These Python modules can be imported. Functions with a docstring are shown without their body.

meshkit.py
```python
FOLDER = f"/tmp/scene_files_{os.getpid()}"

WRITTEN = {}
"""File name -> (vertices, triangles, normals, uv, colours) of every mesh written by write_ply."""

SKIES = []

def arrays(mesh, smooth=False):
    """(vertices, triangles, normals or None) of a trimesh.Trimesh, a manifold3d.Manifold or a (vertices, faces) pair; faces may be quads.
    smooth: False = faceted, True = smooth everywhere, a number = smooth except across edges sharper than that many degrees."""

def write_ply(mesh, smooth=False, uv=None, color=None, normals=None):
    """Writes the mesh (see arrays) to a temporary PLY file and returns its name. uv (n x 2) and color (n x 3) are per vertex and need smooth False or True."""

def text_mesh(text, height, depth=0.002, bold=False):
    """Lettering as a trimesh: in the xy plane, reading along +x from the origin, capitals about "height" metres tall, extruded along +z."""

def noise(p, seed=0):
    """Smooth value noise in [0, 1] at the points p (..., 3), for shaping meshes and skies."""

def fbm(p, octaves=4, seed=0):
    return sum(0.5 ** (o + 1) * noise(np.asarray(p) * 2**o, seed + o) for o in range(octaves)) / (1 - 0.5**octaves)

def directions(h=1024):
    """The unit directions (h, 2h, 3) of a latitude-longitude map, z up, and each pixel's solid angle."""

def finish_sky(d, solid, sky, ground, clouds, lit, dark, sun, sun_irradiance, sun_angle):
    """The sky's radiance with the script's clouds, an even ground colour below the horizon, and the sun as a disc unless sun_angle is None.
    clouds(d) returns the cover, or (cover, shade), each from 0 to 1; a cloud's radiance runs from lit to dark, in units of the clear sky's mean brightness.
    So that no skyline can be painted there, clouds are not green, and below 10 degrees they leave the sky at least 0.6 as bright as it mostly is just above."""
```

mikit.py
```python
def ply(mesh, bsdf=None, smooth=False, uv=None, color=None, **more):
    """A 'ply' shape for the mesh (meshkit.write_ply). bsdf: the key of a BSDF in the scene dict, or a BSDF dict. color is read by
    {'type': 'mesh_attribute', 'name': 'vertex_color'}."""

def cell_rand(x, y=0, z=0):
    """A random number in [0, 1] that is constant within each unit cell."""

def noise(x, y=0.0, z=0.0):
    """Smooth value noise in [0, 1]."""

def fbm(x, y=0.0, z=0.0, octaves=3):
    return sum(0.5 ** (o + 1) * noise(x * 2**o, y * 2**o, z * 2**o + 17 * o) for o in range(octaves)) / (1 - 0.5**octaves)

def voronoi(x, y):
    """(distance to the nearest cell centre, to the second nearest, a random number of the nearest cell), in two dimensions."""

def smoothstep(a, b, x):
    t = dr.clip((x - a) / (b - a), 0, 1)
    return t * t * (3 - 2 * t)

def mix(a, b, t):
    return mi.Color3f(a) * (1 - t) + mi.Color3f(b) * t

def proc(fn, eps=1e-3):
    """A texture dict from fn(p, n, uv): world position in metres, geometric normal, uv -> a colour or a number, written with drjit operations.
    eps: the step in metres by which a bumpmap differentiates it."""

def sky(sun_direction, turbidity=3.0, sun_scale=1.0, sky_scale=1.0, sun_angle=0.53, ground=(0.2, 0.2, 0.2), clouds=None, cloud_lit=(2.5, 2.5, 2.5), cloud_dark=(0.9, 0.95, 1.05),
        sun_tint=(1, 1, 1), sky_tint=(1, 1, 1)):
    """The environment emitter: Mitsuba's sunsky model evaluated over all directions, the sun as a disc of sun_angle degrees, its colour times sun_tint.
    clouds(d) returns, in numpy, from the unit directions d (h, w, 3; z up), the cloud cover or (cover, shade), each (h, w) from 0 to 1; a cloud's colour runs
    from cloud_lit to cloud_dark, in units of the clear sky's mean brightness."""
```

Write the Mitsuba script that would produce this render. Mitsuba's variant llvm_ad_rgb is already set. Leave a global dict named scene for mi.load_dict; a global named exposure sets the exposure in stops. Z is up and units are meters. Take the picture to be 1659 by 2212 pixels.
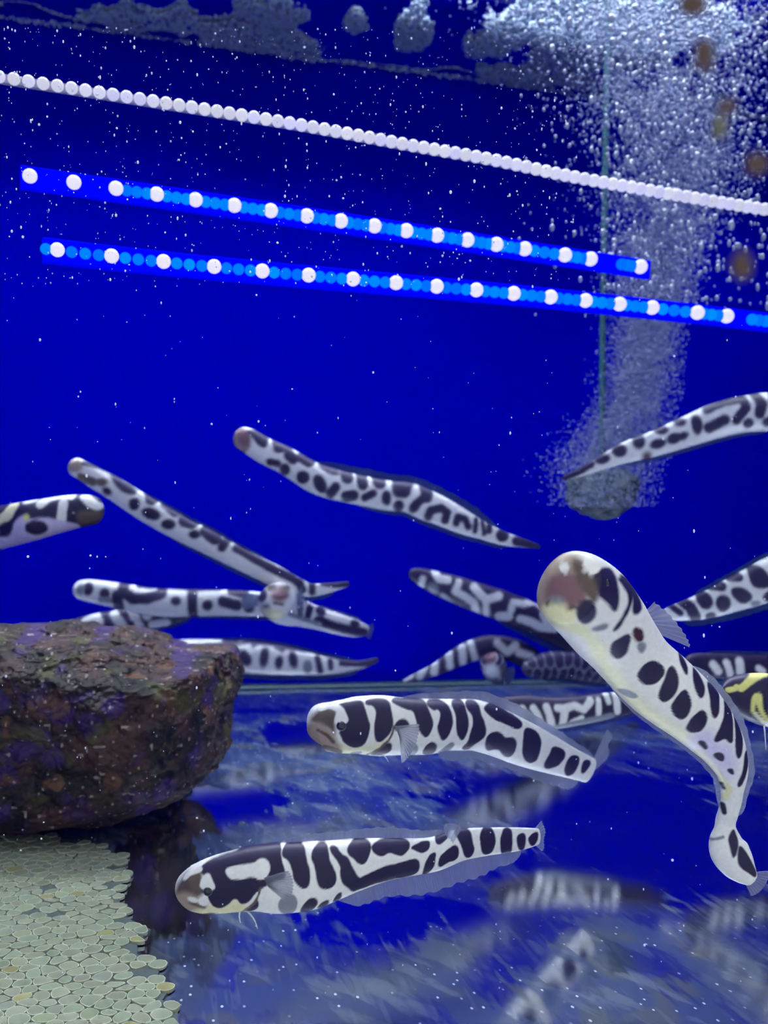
import math, numpy as np, trimesh, mitsuba as mi, drjit as dr
import mikit, meshkit
from scipy.interpolate import PchipInterpolator, CubicSpline
from scipy.spatial import Voronoi, cKDTree

T = mi.ScalarTransform4f
scene, labels = {}, {}
W, H, F = 1659, 2212, 2000.0                      # frame, focal length in pixels

# ------------------------------------------------------------------ camera, light, exposure
YAW, PITCH, ROLL = 0.22689, 0.030102, 0.016577
CX, CY, HC, HW = 0.29667, 0.60, 0.097159, 0.319987   # corner of the tank and floor / water level about the eye
fwd = np.array([math.sin(YAW) * math.cos(PITCH), math.cos(YAW) * math.cos(PITCH), math.sin(PITCH)])
r0 = np.array([math.cos(YAW), -math.sin(YAW), 0.0]); u0 = np.cross(r0, fwd)
R_ = math.cos(ROLL) * r0 + math.sin(ROLL) * u0
U_ = -math.sin(ROLL) * r0 + math.cos(ROLL) * u0
EYE = np.array([0.0, 0.0, HC])                    # floor is z = 0
WATER = HC + HW
exposure = 0.2
scene['camera'] = dict(type='thinlens', fov=math.degrees(2 * math.atan(W / 2 / F)), fov_axis='x', aperture_radius=0.0006, focus_distance=0.205, near_clip=0.01, far_clip=50.0,
                       to_world=T().look_at(origin=EYE.tolist(), target=(EYE + fwd).tolist(), up=U_.tolist()))
ROOM = 0.86                                        # the even light of the shop around the tank
scene['shop_light'] = dict(type='constant', radiance={'type': 'rgb', 'value': [0.97 * ROOM, 1.0 * ROOM, 0.95 * ROOM]})
# the lamp over the water: a wide diffuse panel above the front half of the tank
LAMP = 15.0
def quad(cx, cy, z, sx, sy):
    v = np.array([[cx - sx, cy - sy, z], [cx + sx, cy - sy, z], [cx + sx, cy + sy, z], [cx - sx, cy + sy, z]])
    return v, np.array([[0, 2, 1], [0, 3, 2]])
scene['aquarium_lamp__diffuser'] = mikit.ply(quad(0.14, 0.44, WATER + 0.08, 0.42, 0.075), None, emitter=dict(type='area', radiance={'type': 'rgb', 'value': [0.95 * LAMP, 1.0 * LAMP, 0.92 * LAMP]}))


def P(x, y, d):
    """The point seen at pixel (x, y) at depth d."""
    return EYE + d * (fwd + (x - W / 2) / F * R_ + (H / 2 - y) / F * U_)


def on_floor(x, y, h=0.0):
    k = fwd + (x - W / 2) / F * R_ + (H / 2 - y) / F * U_
    return EYE + k * (h - HC) / k[2]


rng = np.random.default_rng(7)


def rgb(*c):
    return {'type': 'rgb', 'value': list(c)}


def lin(r, g, b):
    """sRGB 0..255 -> linear"""
    c = np.array([r, g, b]) / 255.0
    return np.where(c <= 0.04045, c / 12.92, ((c + 0.055) / 1.055) ** 2.4)


def tag(key, label=None, category=None, group=None, kind=None):
    d = {}
    for k, v in (('label', label), ('category', category), ('group', group), ('kind', kind)):
        if v: d[k] = v
    labels[key] = d


used = {}


def numbered(name):
    n = used.get(name, -1) + 1
    used[name] = n
    return name if n == 0 else f'{name}_{n:03d}'


def part(parent, name, shape):
    key = numbered(parent + '__' + name)
    scene[key] = shape
    return key


tag('aquarium_lamp', 'wide white lamp panel hanging over the water, above the picture', 'lamp')
lamp_box = trimesh.creation.box((0.86, 0.17, 0.02)); lamp_box.apply_translation((0.14, 0.44, WATER + 0.0915))
part('aquarium_lamp', 'housing', mikit.ply(lamp_box, dict(type='diffuse', reflectance=rgb(0.05, 0.05, 0.06))))

# ------------------------------------------------------------------ materials
fbm, vor, noise, smooth = mikit.fbm, mikit.voronoi, mikit.noise, mikit.smoothstep


scene['blue_panel'] = dict(type='diffuse', reflectance=rgb(0.0, 0.0004, 0.25))


def floor_film(p, n, uv):
    """How much of the mirror-clear bottom glass is covered with settled film and mineral deposit."""
    x, y = p.x, p.y
    big = fbm(x * 15 + 5, y * 13, 0.0, 3)
    streak = fbm(x * 620, y * 75, 7.0, 2)
    swirl = fbm(x * 120 + y * 50, y * 60, 4.0, 3)
    film = 0.20 + 0.62 * smooth(0.34, 0.62, big)
    for (cx, cy, rx, ry) in CLEAR:
        d = dr.sqrt(dr.square((x - cx) / rx) + dr.square((y - cy) / ry)) + 0.8 * (swirl - 0.5) + 0.5 * (streak - 0.5)
        film = film * (0.05 + 0.95 * smooth(0.88, 1.08, d))
    film = film * (0.70 + 0.5 * smooth(0.36, 0.70, streak)) * (0.6 + 0.8 * smooth(0.35, 0.6, swirl))
    for (cx, cy, rx, ry) in CRUST:
        d = dr.sqrt(dr.square((x - cx) / rx) + dr.square((y - cy) / ry)) + 2.2 * (swirl - 0.5) + 1.2 * (streak - 0.5)
        film = dr.maximum(film, 0.78 * (1 - smooth(0.45, 1.05, d)))
    return dr.clip(film, 0.02, 0.93)


def floor_grime(p, n, uv):
    """Colour of the deposit: grey-blue film, pale crust in flakes, a little olive algae."""
    x, y = p.x, p.y
    a = fbm(x * 40, y * 30, 1.0, 3)
    b = smooth(0.54, 0.68, fbm(x * 190 + y * 90, y * 75, 5.0, 4))
    v = smooth(0.60, 0.78, fbm(x * 620, y * 75, 7.0, 2))
    g = smooth(0.58, 0.74, fbm(x * 80, y * 80, 9.0, 2))
    v1, _, vr = vor(x * 330, y * 200)
    cellv = fbm(x * 50, y * 50, 11.0, 2)
    dots = (1 - smooth(0.03 + 0.05 * cellv, 0.09 + 0.07 * cellv, v1)) * smooth(0.68, 0.9, vr)
    c = mikit.mix((0.006, 0.020, 0.082), (0.022, 0.040, 0.108), a)
    c = mikit.mix(c, (0.05, 0.055, 0.045), g * 0.7)
    c = mikit.mix(c, (0.085, 0.105, 0.14), dr.clip(b * 0.65 + v * 0.35, 0, 0.85))
    return mikit.mix(c, (0.75, 0.78, 0.80), dots * 0.8)


def spot_floor(x0, y0, x1, y1):
    a, b, c, d = on_floor(x0, y0), on_floor(x1, y0), on_floor(x0, y1), on_floor(x1, y1)
    q = np.array([a, b, c, d]); m = q.mean(0)
    return m[0], m[1], abs(q[:, 0] - m[0]).mean() * 1.1, abs(q[:, 1] - m[1]).mean() * 1.2


CRUST = [spot_floor(1180, 1960, 1540, 2070), spot_floor(1080, 2010, 1260, 2110), spot_floor(900, 2010, 1040, 2190), spot_floor(840, 1500, 1340, 1540), spot_floor(1450, 2050, 1620, 2180), spot_floor(380, 2060, 1000, 2260), spot_floor(800, 2090, 1700, 2300)]
CLEAR = [spot_floor(1010, 1650, 1700, 1960), spot_floor(640, 1945, 1080, 2035), spot_floor(230, 1790, 440, 2010), spot_floor(560, 1560, 720, 1620), spot_floor(380, 1700, 620, 1780)]
scene['floor_glass'] = dict(type='blendbsdf', weight=mikit.proc(floor_film),
                            a=dict(type='twosided', b=dict(type='roughconductor', alpha=0.012, specular_reflectance=rgb(0.93, 0.95, 0.97))),
                            b=dict(type='principled', base_color=mikit.proc(floor_grime), roughness=0.6, specular=0.3))
scene['silicone'] = dict(type='principled', base_color=rgb(*lin(20, 50, 58)), roughness=0.4, specular=0.4)
scene['skin'] = dict(type='twosided', b=dict(type='principled', base_color=dict(type='mesh_attribute', name='vertex_color'), roughness=0.46, specular=0.28))
scene['fin_membrane'] = dict(type='principledthin', base_color=dict(type='mesh_attribute', name='vertex_color'), roughness=0.25, spec_trans=0.58, diff_trans=0.9, eta=1.2)
scene['pupil_black'] = dict(type='principled', base_color=rgb(0.004, 0.004, 0.02), roughness=0.08, specular=0.6)
scene['iris'] = dict(type='principled', base_color=rgb(0.10, 0.09, 0.13), roughness=0.2, specular=0.5)
scene['pale_thread'] = dict(type='principled', base_color=rgb(0.72, 0.74, 0.72), roughness=0.4)
scene['bubble_skin'] = dict(type='principled', base_color=rgb(0.38, 0.44, 0.64), roughness=0.15, specular=0.8)
scene['big_bubble_skin'] = dict(type='principled', base_color=rgb(0.33, 0.38, 0.50), roughness=0.08, specular=1.0)
scene['foam_skin'] = dict(type='principledthin', base_color=rgb(0.46, 0.54, 0.64), roughness=0.3, spec_trans=0.0, diff_trans=0.75, eta=1.3)
scene['speck'] = dict(type='principled', base_color=rgb(0.72, 0.76, 0.88), roughness=0.4)
scene['brown_fleck'] = dict(type='principled', base_color=rgb(0.060, 0.036, 0.034), roughness=0.8)
scene['green_fleck'] = dict(type='principled', base_color=rgb(0.085, 0.085, 0.045), roughness=0.8)

# ------------------------------------------------------------------ tank
def slab(name, x0, x1, y0, y1, z0, z1, bsdf):
    m = trimesh.creation.box((x1 - x0, y1 - y0, z1 - z0)); m.apply_translation(((x0 + x1) / 2, (y0 + y1) / 2, (z0 + z1) / 2))
    scene[name] = mikit.ply(m, bsdf)


LEFT, FRONT, TOP = -0.33, 0.035, WATER + 0.03
CX = 0.44
slab('wall_back', LEFT, CX, CY, CY + 0.008, 0, TOP, 'blue_panel'); tag('wall_back', 'deep blue back panel of the tank', kind='structure')
slab('wall_right', CX, CX + 0.008, FRONT, CY + 0.008, 0, TOP, 'blue_panel'); tag('wall_right', 'deep blue right panel behind the bubbles', kind='structure')
slab('wall_left', LEFT - 0.008, LEFT, FRONT, CY + 0.008, 0, TOP, 'blue_panel'); tag('wall_left', 'deep blue left panel of the tank', kind='structure')
slab('floor', LEFT - 0.008, CX + 0.008, FRONT, CY + 0.008, -0.008, 0, 'floor_glass'); tag('floor', 'glass tank bottom with chalky deposits, mirroring the blue panels', kind='structure')


slab('added_trim_4', LEFT, CX, CY - 0.07, CY, WATER + 0.004, WATER + 0.012, dict(type='principled', base_color=rgb(0.01, 0.01, 0.012), roughness=0.5)); tag('added_trim_4', 'unseen black brace added above the water to shade the top of the back panel', kind='structure')  # out of view, added to darken the top of the back wall


def bead(a, b, na, nb, r, name, label):
    """A silicone fillet from a to b; na and nb point from the corner along the two panels."""
    a, b, na, nb = map(np.array, (a, b, na, nb))
    n, k = 60, 7
    t = np.linspace(0, 1, n)[:, None, None]; ang = np.linspace(0, 1, k)[None, :, None]
    rr = r * (1 + 0.18 * (meshkit.noise(np.stack([t[:, 0, 0] * 30, t[:, 0, 0] * 0, t[:, 0, 0] * 0], -1))[:, None, None] - 0.5))
    q = ang * math.pi / 2
    v = a + (b - a) * t + rr * ((1 - 0.85 * np.sin(q)) * na + (1 - 0.85 * np.cos(q)) * nb)
    v = np.concatenate([v, (a + (b - a) * t - 0.0002 * (na + nb))], 1).reshape(-1, 3)
    k += 1
    i, j = np.meshgrid(np.arange(n - 1), np.arange(k), indexing='ij')
    f = np.stack([i * k + j, i * k + (j + 1) % k, (i + 1) * k + (j + 1) % k, (i + 1) * k + j], -1).reshape(-1, 4)
    scene[name] = mikit.ply((v, f), dict(type='twosided', b={'type': 'ref', 'id': 'silicone'}), smooth=40)
    tag(name, label, kind='structure')


bead((CX, CY, 0), (CX, CY, TOP), (-1, 0, 0), (0, -1, 0), 0.0030, 'trim_1', 'dark green silicone bead in the vertical tank corner')
bead((LEFT, CY, 0), (CX, CY, 0), (0, 0, 1), (0, -1, 0), 0.0035, 'trim_2', 'dark green silicone bead along the foot of the back panel')
bead((CX, FRONT, 0), (CX, CY, 0), (0, 0, 1), (-1, 0, 0), 0.0035, 'trim_3', 'dark green silicone bead along the foot of the right panel')

# the water itself: it swallows red and green light with distance
water_box = trimesh.creation.box((CX - LEFT + 0.008, CY + 0.004 - FRONT, WATER - 0.012 + 0.004)); water_box.apply_translation(((CX + LEFT) / 2, (CY + 0.004 + FRONT) / 2, (WATER - 0.012 - 0.004) / 2))
scene['water'] = mikit.ply(water_box, dict(type='null'), interior=dict(type='homogeneous', scale=0.8, sigma_t=rgb(0.75, 0.6, 0.22), albedo=rgb(0.0, 0.0, 0.12)))
tag('water', 'clear blue water filling the tank', 'water')

# water surface, gently rippled, seen from below
nx, ny = 150, 170
gx, gy = np.meshgrid(np.linspace(LEFT, CX, nx), np.linspace(FRONT, CY, ny))
rip = meshkit.fbm(np.stack([gx * 22, gy * 22, gx * 0], -1), 3) - 0.5
rise = 0.004 * np.exp(-(CY - gy) / 0.006) + 0.004 * np.exp(-(CX - gx) / 0.006)
gz = WATER - 0.003 + 0.008 * rip + rise * 0.5
i, j = np.meshgrid(np.arange(ny - 1), np.arange(nx - 1), indexing='ij')
wf = np.stack([i * nx + j, i * nx + j + 1, (i + 1) * nx + j + 1, (i + 1) * nx + j], -1).reshape(-1, 4)
scene['water_surface'] = mikit.ply((np.stack([gx, gy, gz], -1).reshape(-1, 3), wf), dict(type='dielectric', int_ior=1.333, ext_ior=1.0), smooth=True)
tag('water_surface', 'rippled water surface seen from below across the top of the tank', 'water surface')

# ------------------------------------------------------------------ fish
def frame_z(o, s):
    """Coordinates of a zoomed look at the photograph -> frame pixels."""
    o = np.array(o, float)
    return lambda *p: [tuple(o + np.array(q, float) / s) for q in p]


def chaikin(p, n=2):
    p = np.asarray(p, float)
    for _ in range(n):
        q = np.roll(p, -1, 0)
        p = np.stack([0.75 * p + 0.25 * q, 0.25 * p + 0.75 * q], 1).reshape(-1, 2)
    return p


def sd_poly(q, poly, grow=1.6):
    p = chaikin(poly); d = np.full(len(q), 1e9); inside = np.zeros(len(q), bool)
    b = np.roll(p, 1, 0)
    for (ax, ay), (bx, by) in zip(p, b):
        ex, ey = bx - ax, by - ay
        wx, wy = q[:, 0] - ax, q[:, 1] - ay
        t = np.clip((wx * ex + wy * ey) / max(ex * ex + ey * ey, 1e-9), 0, 1)
        d = np.minimum(d, (wx - ex * t) ** 2 + (wy - ey * t) ** 2)
        c = ((ay > q[:, 1]) != (by > q[:, 1])) & (q[:, 0] < (bx - ax) * (q[:, 1] - ay) / (by - ay + 1e-12) + ax)
        inside ^= c
    d = np.sqrt(d)
    return np.where(inside, -d, d) - grow


def sd_line(q, pts, w):
    d = np.full(len(q), 1e9)
    if len(pts) == 1: pts = [pts[0], pts[0]]
    for (ax, ay), (bx, by) in zip(pts[:-1], pts[1:]):
        ex, ey = bx - ax, by - ay
        wx, wy = q[:, 0] - ax, q[:, 1] - ay
        t = np.clip((wx * ex + wy * ey) / max(ex * ex + ey * ey, 1e-9), 0, 1)
        d = np.minimum(d, np.hypot(wx - ex * t, wy - ey * t))
    return d - w - 1.0


def sd_oval(q, c, rx, ry, deg):
    a = math.radians(deg); x, y = q[:, 0] - c[0], q[:, 1] - c[1]
    u, v = x * math.cos(a) + y * math.sin(a), -x * math.sin(a) + y * math.cos(a)
    return (np.hypot(u / rx, v / ry) - 1) * min(rx, ry) - 1.0


WHITE, DARK = np.array([0.80, 0.80, 0.77]), np.array([0.020, 0.014, 0.050])
COL = dict(w=WHITE, d=DARK, n=np.array([0.105, 0.078, 0.068]), t=np.array([0.36, 0.28, 0.225]), c=np.array([0.76, 0.74, 0.46]), p=np.array([0.19, 0.10, 0.12]),
           r=np.array([0.045, 0.012, 0.02]), g=np.array([0.22, 0.24, 0.28]), b=np.array([0.012, 0.04, 0.17]), s=np.array([0.10, 0.13, 0.19]), y=np.array([0.74, 0.72, 0.24]), l=np.array([0.62, 0.58, 0.80]))


def cells_pattern(s, v, seed, dens):
    """Reticulated blotches: the colouring of the fish whose marks are too small to trace."""
    r = np.random.default_rng(seed)
    n = int(dens * 26)
    pts = np.stack([(np.arange(n) + r.uniform(-.3, .3, n)) / n, np.where(np.arange(n) % 2 == 0, .42, -.45) + r.uniform(-.15, .15, n)], 1)
    asp = 1.1 / (1 / n * 2)
    k = cKDTree(pts * [asp, 1.0])
    q = np.stack([s * asp, v], 1)
    q = q + 0.18 * (meshkit.noise(np.stack([q[:, 0] * 2.2, q[:, 1] * 2.2, q[:, 0] * 0 + seed], -1), seed)[:, None] - 0.5)
    d, _ = k.query(q, k=2)
    return 0.16 - (d[:, 1] - d[:, 0])


def make_fish(name, spine, depth, marks=(), base='w', cap=18, wr=0.70, flip=False, N=220, M=64, soft=1.6, gen=None,
              dorsal=None, anal=None, tail=None, fincol=(0.62, 0.66, 0.80), label='', group=None, nose=None):
    """spine: (x, y, half height) in frame pixels from nose to tail; depth: distance at each. marks are painted in order in the fish's own side plane."""
    sp = np.array(spine, float); dp = np.interp(np.linspace(0, 1, len(sp)), np.linspace(0, 1, len(depth)), depth) if len(depth) != len(sp) else np.array(depth, float)
    L = np.r_[0, np.cumsum(np.hypot(*np.diff(sp[:, :2], axis=0).T) + 900 * abs(np.diff(dp)))]
    tt = L[-1] * np.r_[np.linspace(0, 1, 24, endpoint=False) ** 2 * 0.06, np.linspace(0.06, 1, N - 24)]
    sx, sy, hh, dd = (PchipInterpolator(L, c)(tt) for c in (sp[:, 0], sp[:, 1], sp[:, 2], dp))
    k = np.ones(9) / 9
    sm = lambda a: np.convolve(np.r_[a[:1].repeat(4), a, a[-1:].repeat(4)], k, 'valid')
    sx[24:-4], sy[24:-4] = sm(sx)[24:-4], sm(sy)[24:-4]
    u = np.clip(tt / cap, 0, 1); hh = hh * np.sqrt(np.maximum(1 - (1 - u) ** 2, 1e-4))
    e = np.clip((tt[-1] - tt) / 6.0, 0, 1); hh = hh * np.sqrt(np.maximum(1 - (1 - e) ** 2, 1e-4))
    C = np.array([P(a, b, c) for a, b, c in zip(sx, sy, dd)])
    tx, ty = np.gradient(sx), np.gradient(sy); tx, ty = sm(sm(tx)), sm(sm(ty))
    ln = np.hypot(tx, ty) + 1e-9; tx, ty = tx / ln, ty / ln
    nx_, ny_ = (ty, -tx) if not flip else (-ty, tx)              # in pixels, y down
    Tn = np.gradient(C, axis=0); Tn = np.stack([sm(sm(Tn[:, i])) for i in range(3)], 1); Tn /= np.linalg.norm(Tn, axis=1, keepdims=True)
    Nn = nx_[:, None] * R_ - ny_[:, None] * U_
    Nn = Nn - (Nn * Tn).sum(1, keepdims=True) * Tn; Nn /= np.linalg.norm(Nn, axis=1, keepdims=True)
    Bn = np.cross(Tn, Nn)
    hm = hh * dd / F
    phi = np.linspace(0, 2 * math.pi, M, endpoint=False)
    cw, sw = np.sign(np.cos(phi)) * abs(np.cos(phi)) ** 0.9, np.sign(np.sin(phi)) * abs(np.sin(phi)) ** 0.95
    sfrac = tt / L[-1]
    wide = wr * (1 - 0.45 * np.clip((sfrac - 0.45) / 0.55, 0, 1))
    off = hm[:, None, None] * (sw[None, :, None] * Nn[:, None] + (wide[:, None] * cw[None])[..., None] * Bn[:, None])
    V = C[:, None] + off
    # design plane of the markings, in the ring's own frame
    q = np.stack([sx[:, None] + (off @ R_) * F / dd[:, None], sy[:, None] - (off @ U_) * F / dd[:, None]], -1).reshape(-1, 2)
    wob = 2.2 * (meshkit.fbm(np.stack([q[:, 0] / 14, q[:, 1] / 14, q[:, 0] * 0], -1), 2) - 0.5)
    col = np.tile(COL[base], (len(q), 1))
    S = np.repeat(sfrac, M); VV = np.tile(np.sin(phi), N)
    if gen:
        d = cells_pattern(S, VV, *gen); col = col + (DARK - col) * np.clip(0.5 - d / 0.10, 0, 1)[:, None]
    for mk in marks:
        kind, c, *a = mk
        if kind == 'poly': d = sd_poly(q, a[0])
        elif kind == 'line': d = sd_line(q, a[0], a[1])
        else: d = sd_oval(q, *a[:4])
        if c == 'd' and soft >= 2 and base == 'w': d = d - 2.0        # far fish: marks traced small
        ww = soft if len(a) < 5 and not (kind in ('poly',) and len(a) > 1) else a[-1]
        col = col + (COL[c] - col) * (np.clip(0.5 - (d + wob) / (2 * ww), 0, 1))[:, None]
    col = col * (0.93 + 0.14 * meshkit.fbm(np.stack([q[:, 0] / 5, q[:, 1] / 5, q[:, 0] * 0 + 4], -1), 2)[:, None])
    V = V.reshape(-1, 3)
    ii, jj = np.meshgrid(np.arange(N - 1), np.arange(M), indexing='ij')
    Fc = np.stack([ii * M + jj, (ii + 1) * M + jj, (ii + 1) * M + (jj + 1) % M, ii * M + (jj + 1) % M], -1).reshape(-1, 4)
    key = numbered(name)
    # closed ends
    Va = np.vstack([V, C[:1], C[-1:]]); ca = np.vstack([col, col[:1], col[-M:-M + 1]])
    Ft = np.vstack([Fc[:, [0, 1, 2]], Fc[:, [0, 2, 3]]])
    j = np.arange(M)
    Ft = np.vstack([Ft, np.stack([np.full(M, N * M), j, (j + 1) % M], 1), np.stack([np.full(M, N * M + 1), (N - 1) * M + (j + 1) % M, (N - 1) * M + j], 1)])
    if np.cross(Va[Ft[500, 1]] - Va[Ft[500, 0]], Va[Ft[500, 2]] - Va[Ft[500, 0]]) @ (Va[Ft[500, 0]] - C[500 // M]) < 0: Ft = Ft[:, ::-1]
    part(key, 'body', mikit.ply((Va, Ft), 'skin', smooth=True, color=np.clip(ca, 0, 1)))
    tag(key, label, 'fish', group)
    fs = dict(key=key, C=C, T=Tn, N=Nn, B=Bn, h=hm, d=dd, s=sfrac, V=V, q=q, px=np.stack([sx, sy], 1), wide=wide, sgn=-1 if flip else 1, fincol=np.array(fincol))
    for nm, spec, side in (('dorsal_fin', dorsal, 1), ('anal_fin', anal, -1)):
        if spec: ribbon_fin(fs, nm, side, *spec)
    if tail: tail_fin(fs, *tail)
    return fs


def fin_sheet(parent, name, G, rays=26, amp=0.00012, colr=(0.3, 0.34, 0.46), raycol=None):
    """A membrane from a grid of points (n along, m out), with raised rays."""
    n, m = G.shape[:2]
    nrm = np.cross(np.gradient(G, axis=0), np.gradient(G, axis=1)); nrm /= np.linalg.norm(nrm, axis=2, keepdims=True) + 1e-12
    t = np.linspace(0, 1, n)[:, None]
    wv = np.cos(2 * math.pi * rays * t) * np.ones((1, m))
    G = G + (amp * wv)[..., None] * nrm
    cc = np.array(colr)[None, None] * (1 + 0.0 * wv[..., None])
    if raycol is not None: cc = cc + (np.array(raycol) - cc) * np.clip(wv, 0, 1)[..., None] ** 3 * 0.8
    cc = np.broadcast_to(cc, (n, m, 3))
    i, j = np.meshgrid(np.arange(n - 1), np.arange(m - 1), indexing='ij')
    f = np.stack([i * m + j, (i + 1) * m + j, (i + 1) * m + j + 1, i * m + j + 1], -1).reshape(-1, 4)
    return part(parent, name, mikit.ply((G.reshape(-1, 3), f), 'fin_membrane', smooth=True, color=cc.reshape(-1, 3)))


def ribbon_fin(fs, name, side, s0, s1, height, lean=0.25, colr=None):
    """height: pixels, a number or a list along the fin."""
    idx = np.where((fs['s'] >= s0) & (fs['s'] <= s1))[0]
    n = max(len(idx) * 3, 90)
    pos = np.linspace(idx[0], idx[-1], n); at = lambda a: np.stack([np.interp(pos, np.arange(len(a)), a[:, k]) for k in range(a.shape[1])], 1)
    C, N, Tn, B = at(fs['C']), at(fs['N']), at(fs['T']), at(fs['B'])
    h = np.interp(pos, np.arange(len(fs['h'])), fs['h']); d = np.interp(pos, np.arange(len(fs['d'])), fs['d'])
    t = np.linspace(0, 1, n)
    hp = np.interp(t, np.linspace(0, 1, len(height)), height) if np.ndim(height) else height * np.ones(n)
    hp = hp * np.clip(np.minimum(t / 0.06, (1 - t) / 0.04), 0.02, 1) ** 0.6 * (1 + 0.05 * np.sin(t * 90))
    m = np.linspace(0, 1, 5)
    hm = hp * d / F
    G = C[:, None] + side * N[:, None] * (h[:, None] * 0.93 + (hm[:, None] + 0.07 * h[:, None]) * m[None])[..., None] + Tn[:, None] * (lean * hm[:, None] * m[None] ** 1.5)[..., None]
    G = G + B[:, None] * (0.25 * hm[:, None] * m[None] * np.sin(t * 19)[:, None])[..., None]
    fin_sheet(fs['key'], name, G, rays=n // 7, amp=0.00004, colr=fs['fincol'] if colr is None else colr, raycol=0.72 * (fs['fincol'] if colr is None else np.array(colr)) + 0.28 * np.array([.6, .63, .7]))


def tail_fin(fs, length, spread, ang=0.0, root=0.985, colr=None):
    """length and half spread in pixels, ang: turn of the fan in the fish's plane."""
    k = np.searchsorted(fs['s'], root); C, N, Tn, h, d = fs['C'][k], fs['N'][k], fs['T'][k], fs['h'][k], fs['d'][k]
    a = np.linspace(-1, 1, 60); m = np.linspace(0, 1, 7)
    dirs = np.stack([math.cos(ang + x) * Tn + math.sin(ang + x) * N for x in a * math.atan2(spread, length)])
    ln = length * d / F * (1 - 0.18 * abs(a) ** 3)
    G = C + (N * (a * h * 0.9)[:, None])[:, None] + dirs[:, None] * (ln[:, None] * m[None])[..., None] + fs['B'][k] * (0.06 * length * d / F * np.sin(a * 6)[:, None] * m[None])[..., None]
    fin_sheet(fs['key'], 'tail_fin', G, rays=11, colr=fs['fincol'] if colr is None else colr, raycol=(0.66, 0.68, 0.74))


def side_point(fs, x, y):
    """The point of the near flank at design position (x, y), and its outward direction."""
    to = EYE - fs['V']; M_ = len(fs['V']) // len(fs['C'])
    out = fs['V'] - np.repeat(fs['C'], M_, 0)
    c = np.hypot(fs['q'][:, 0] - x, fs['q'][:, 1] - y) + 1e3 * ((out * to).sum(1) < 0)
    k = int(np.argmin(c)); o = out[k] / np.linalg.norm(out[k])
    return fs['V'][k], o, k // M_


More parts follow.
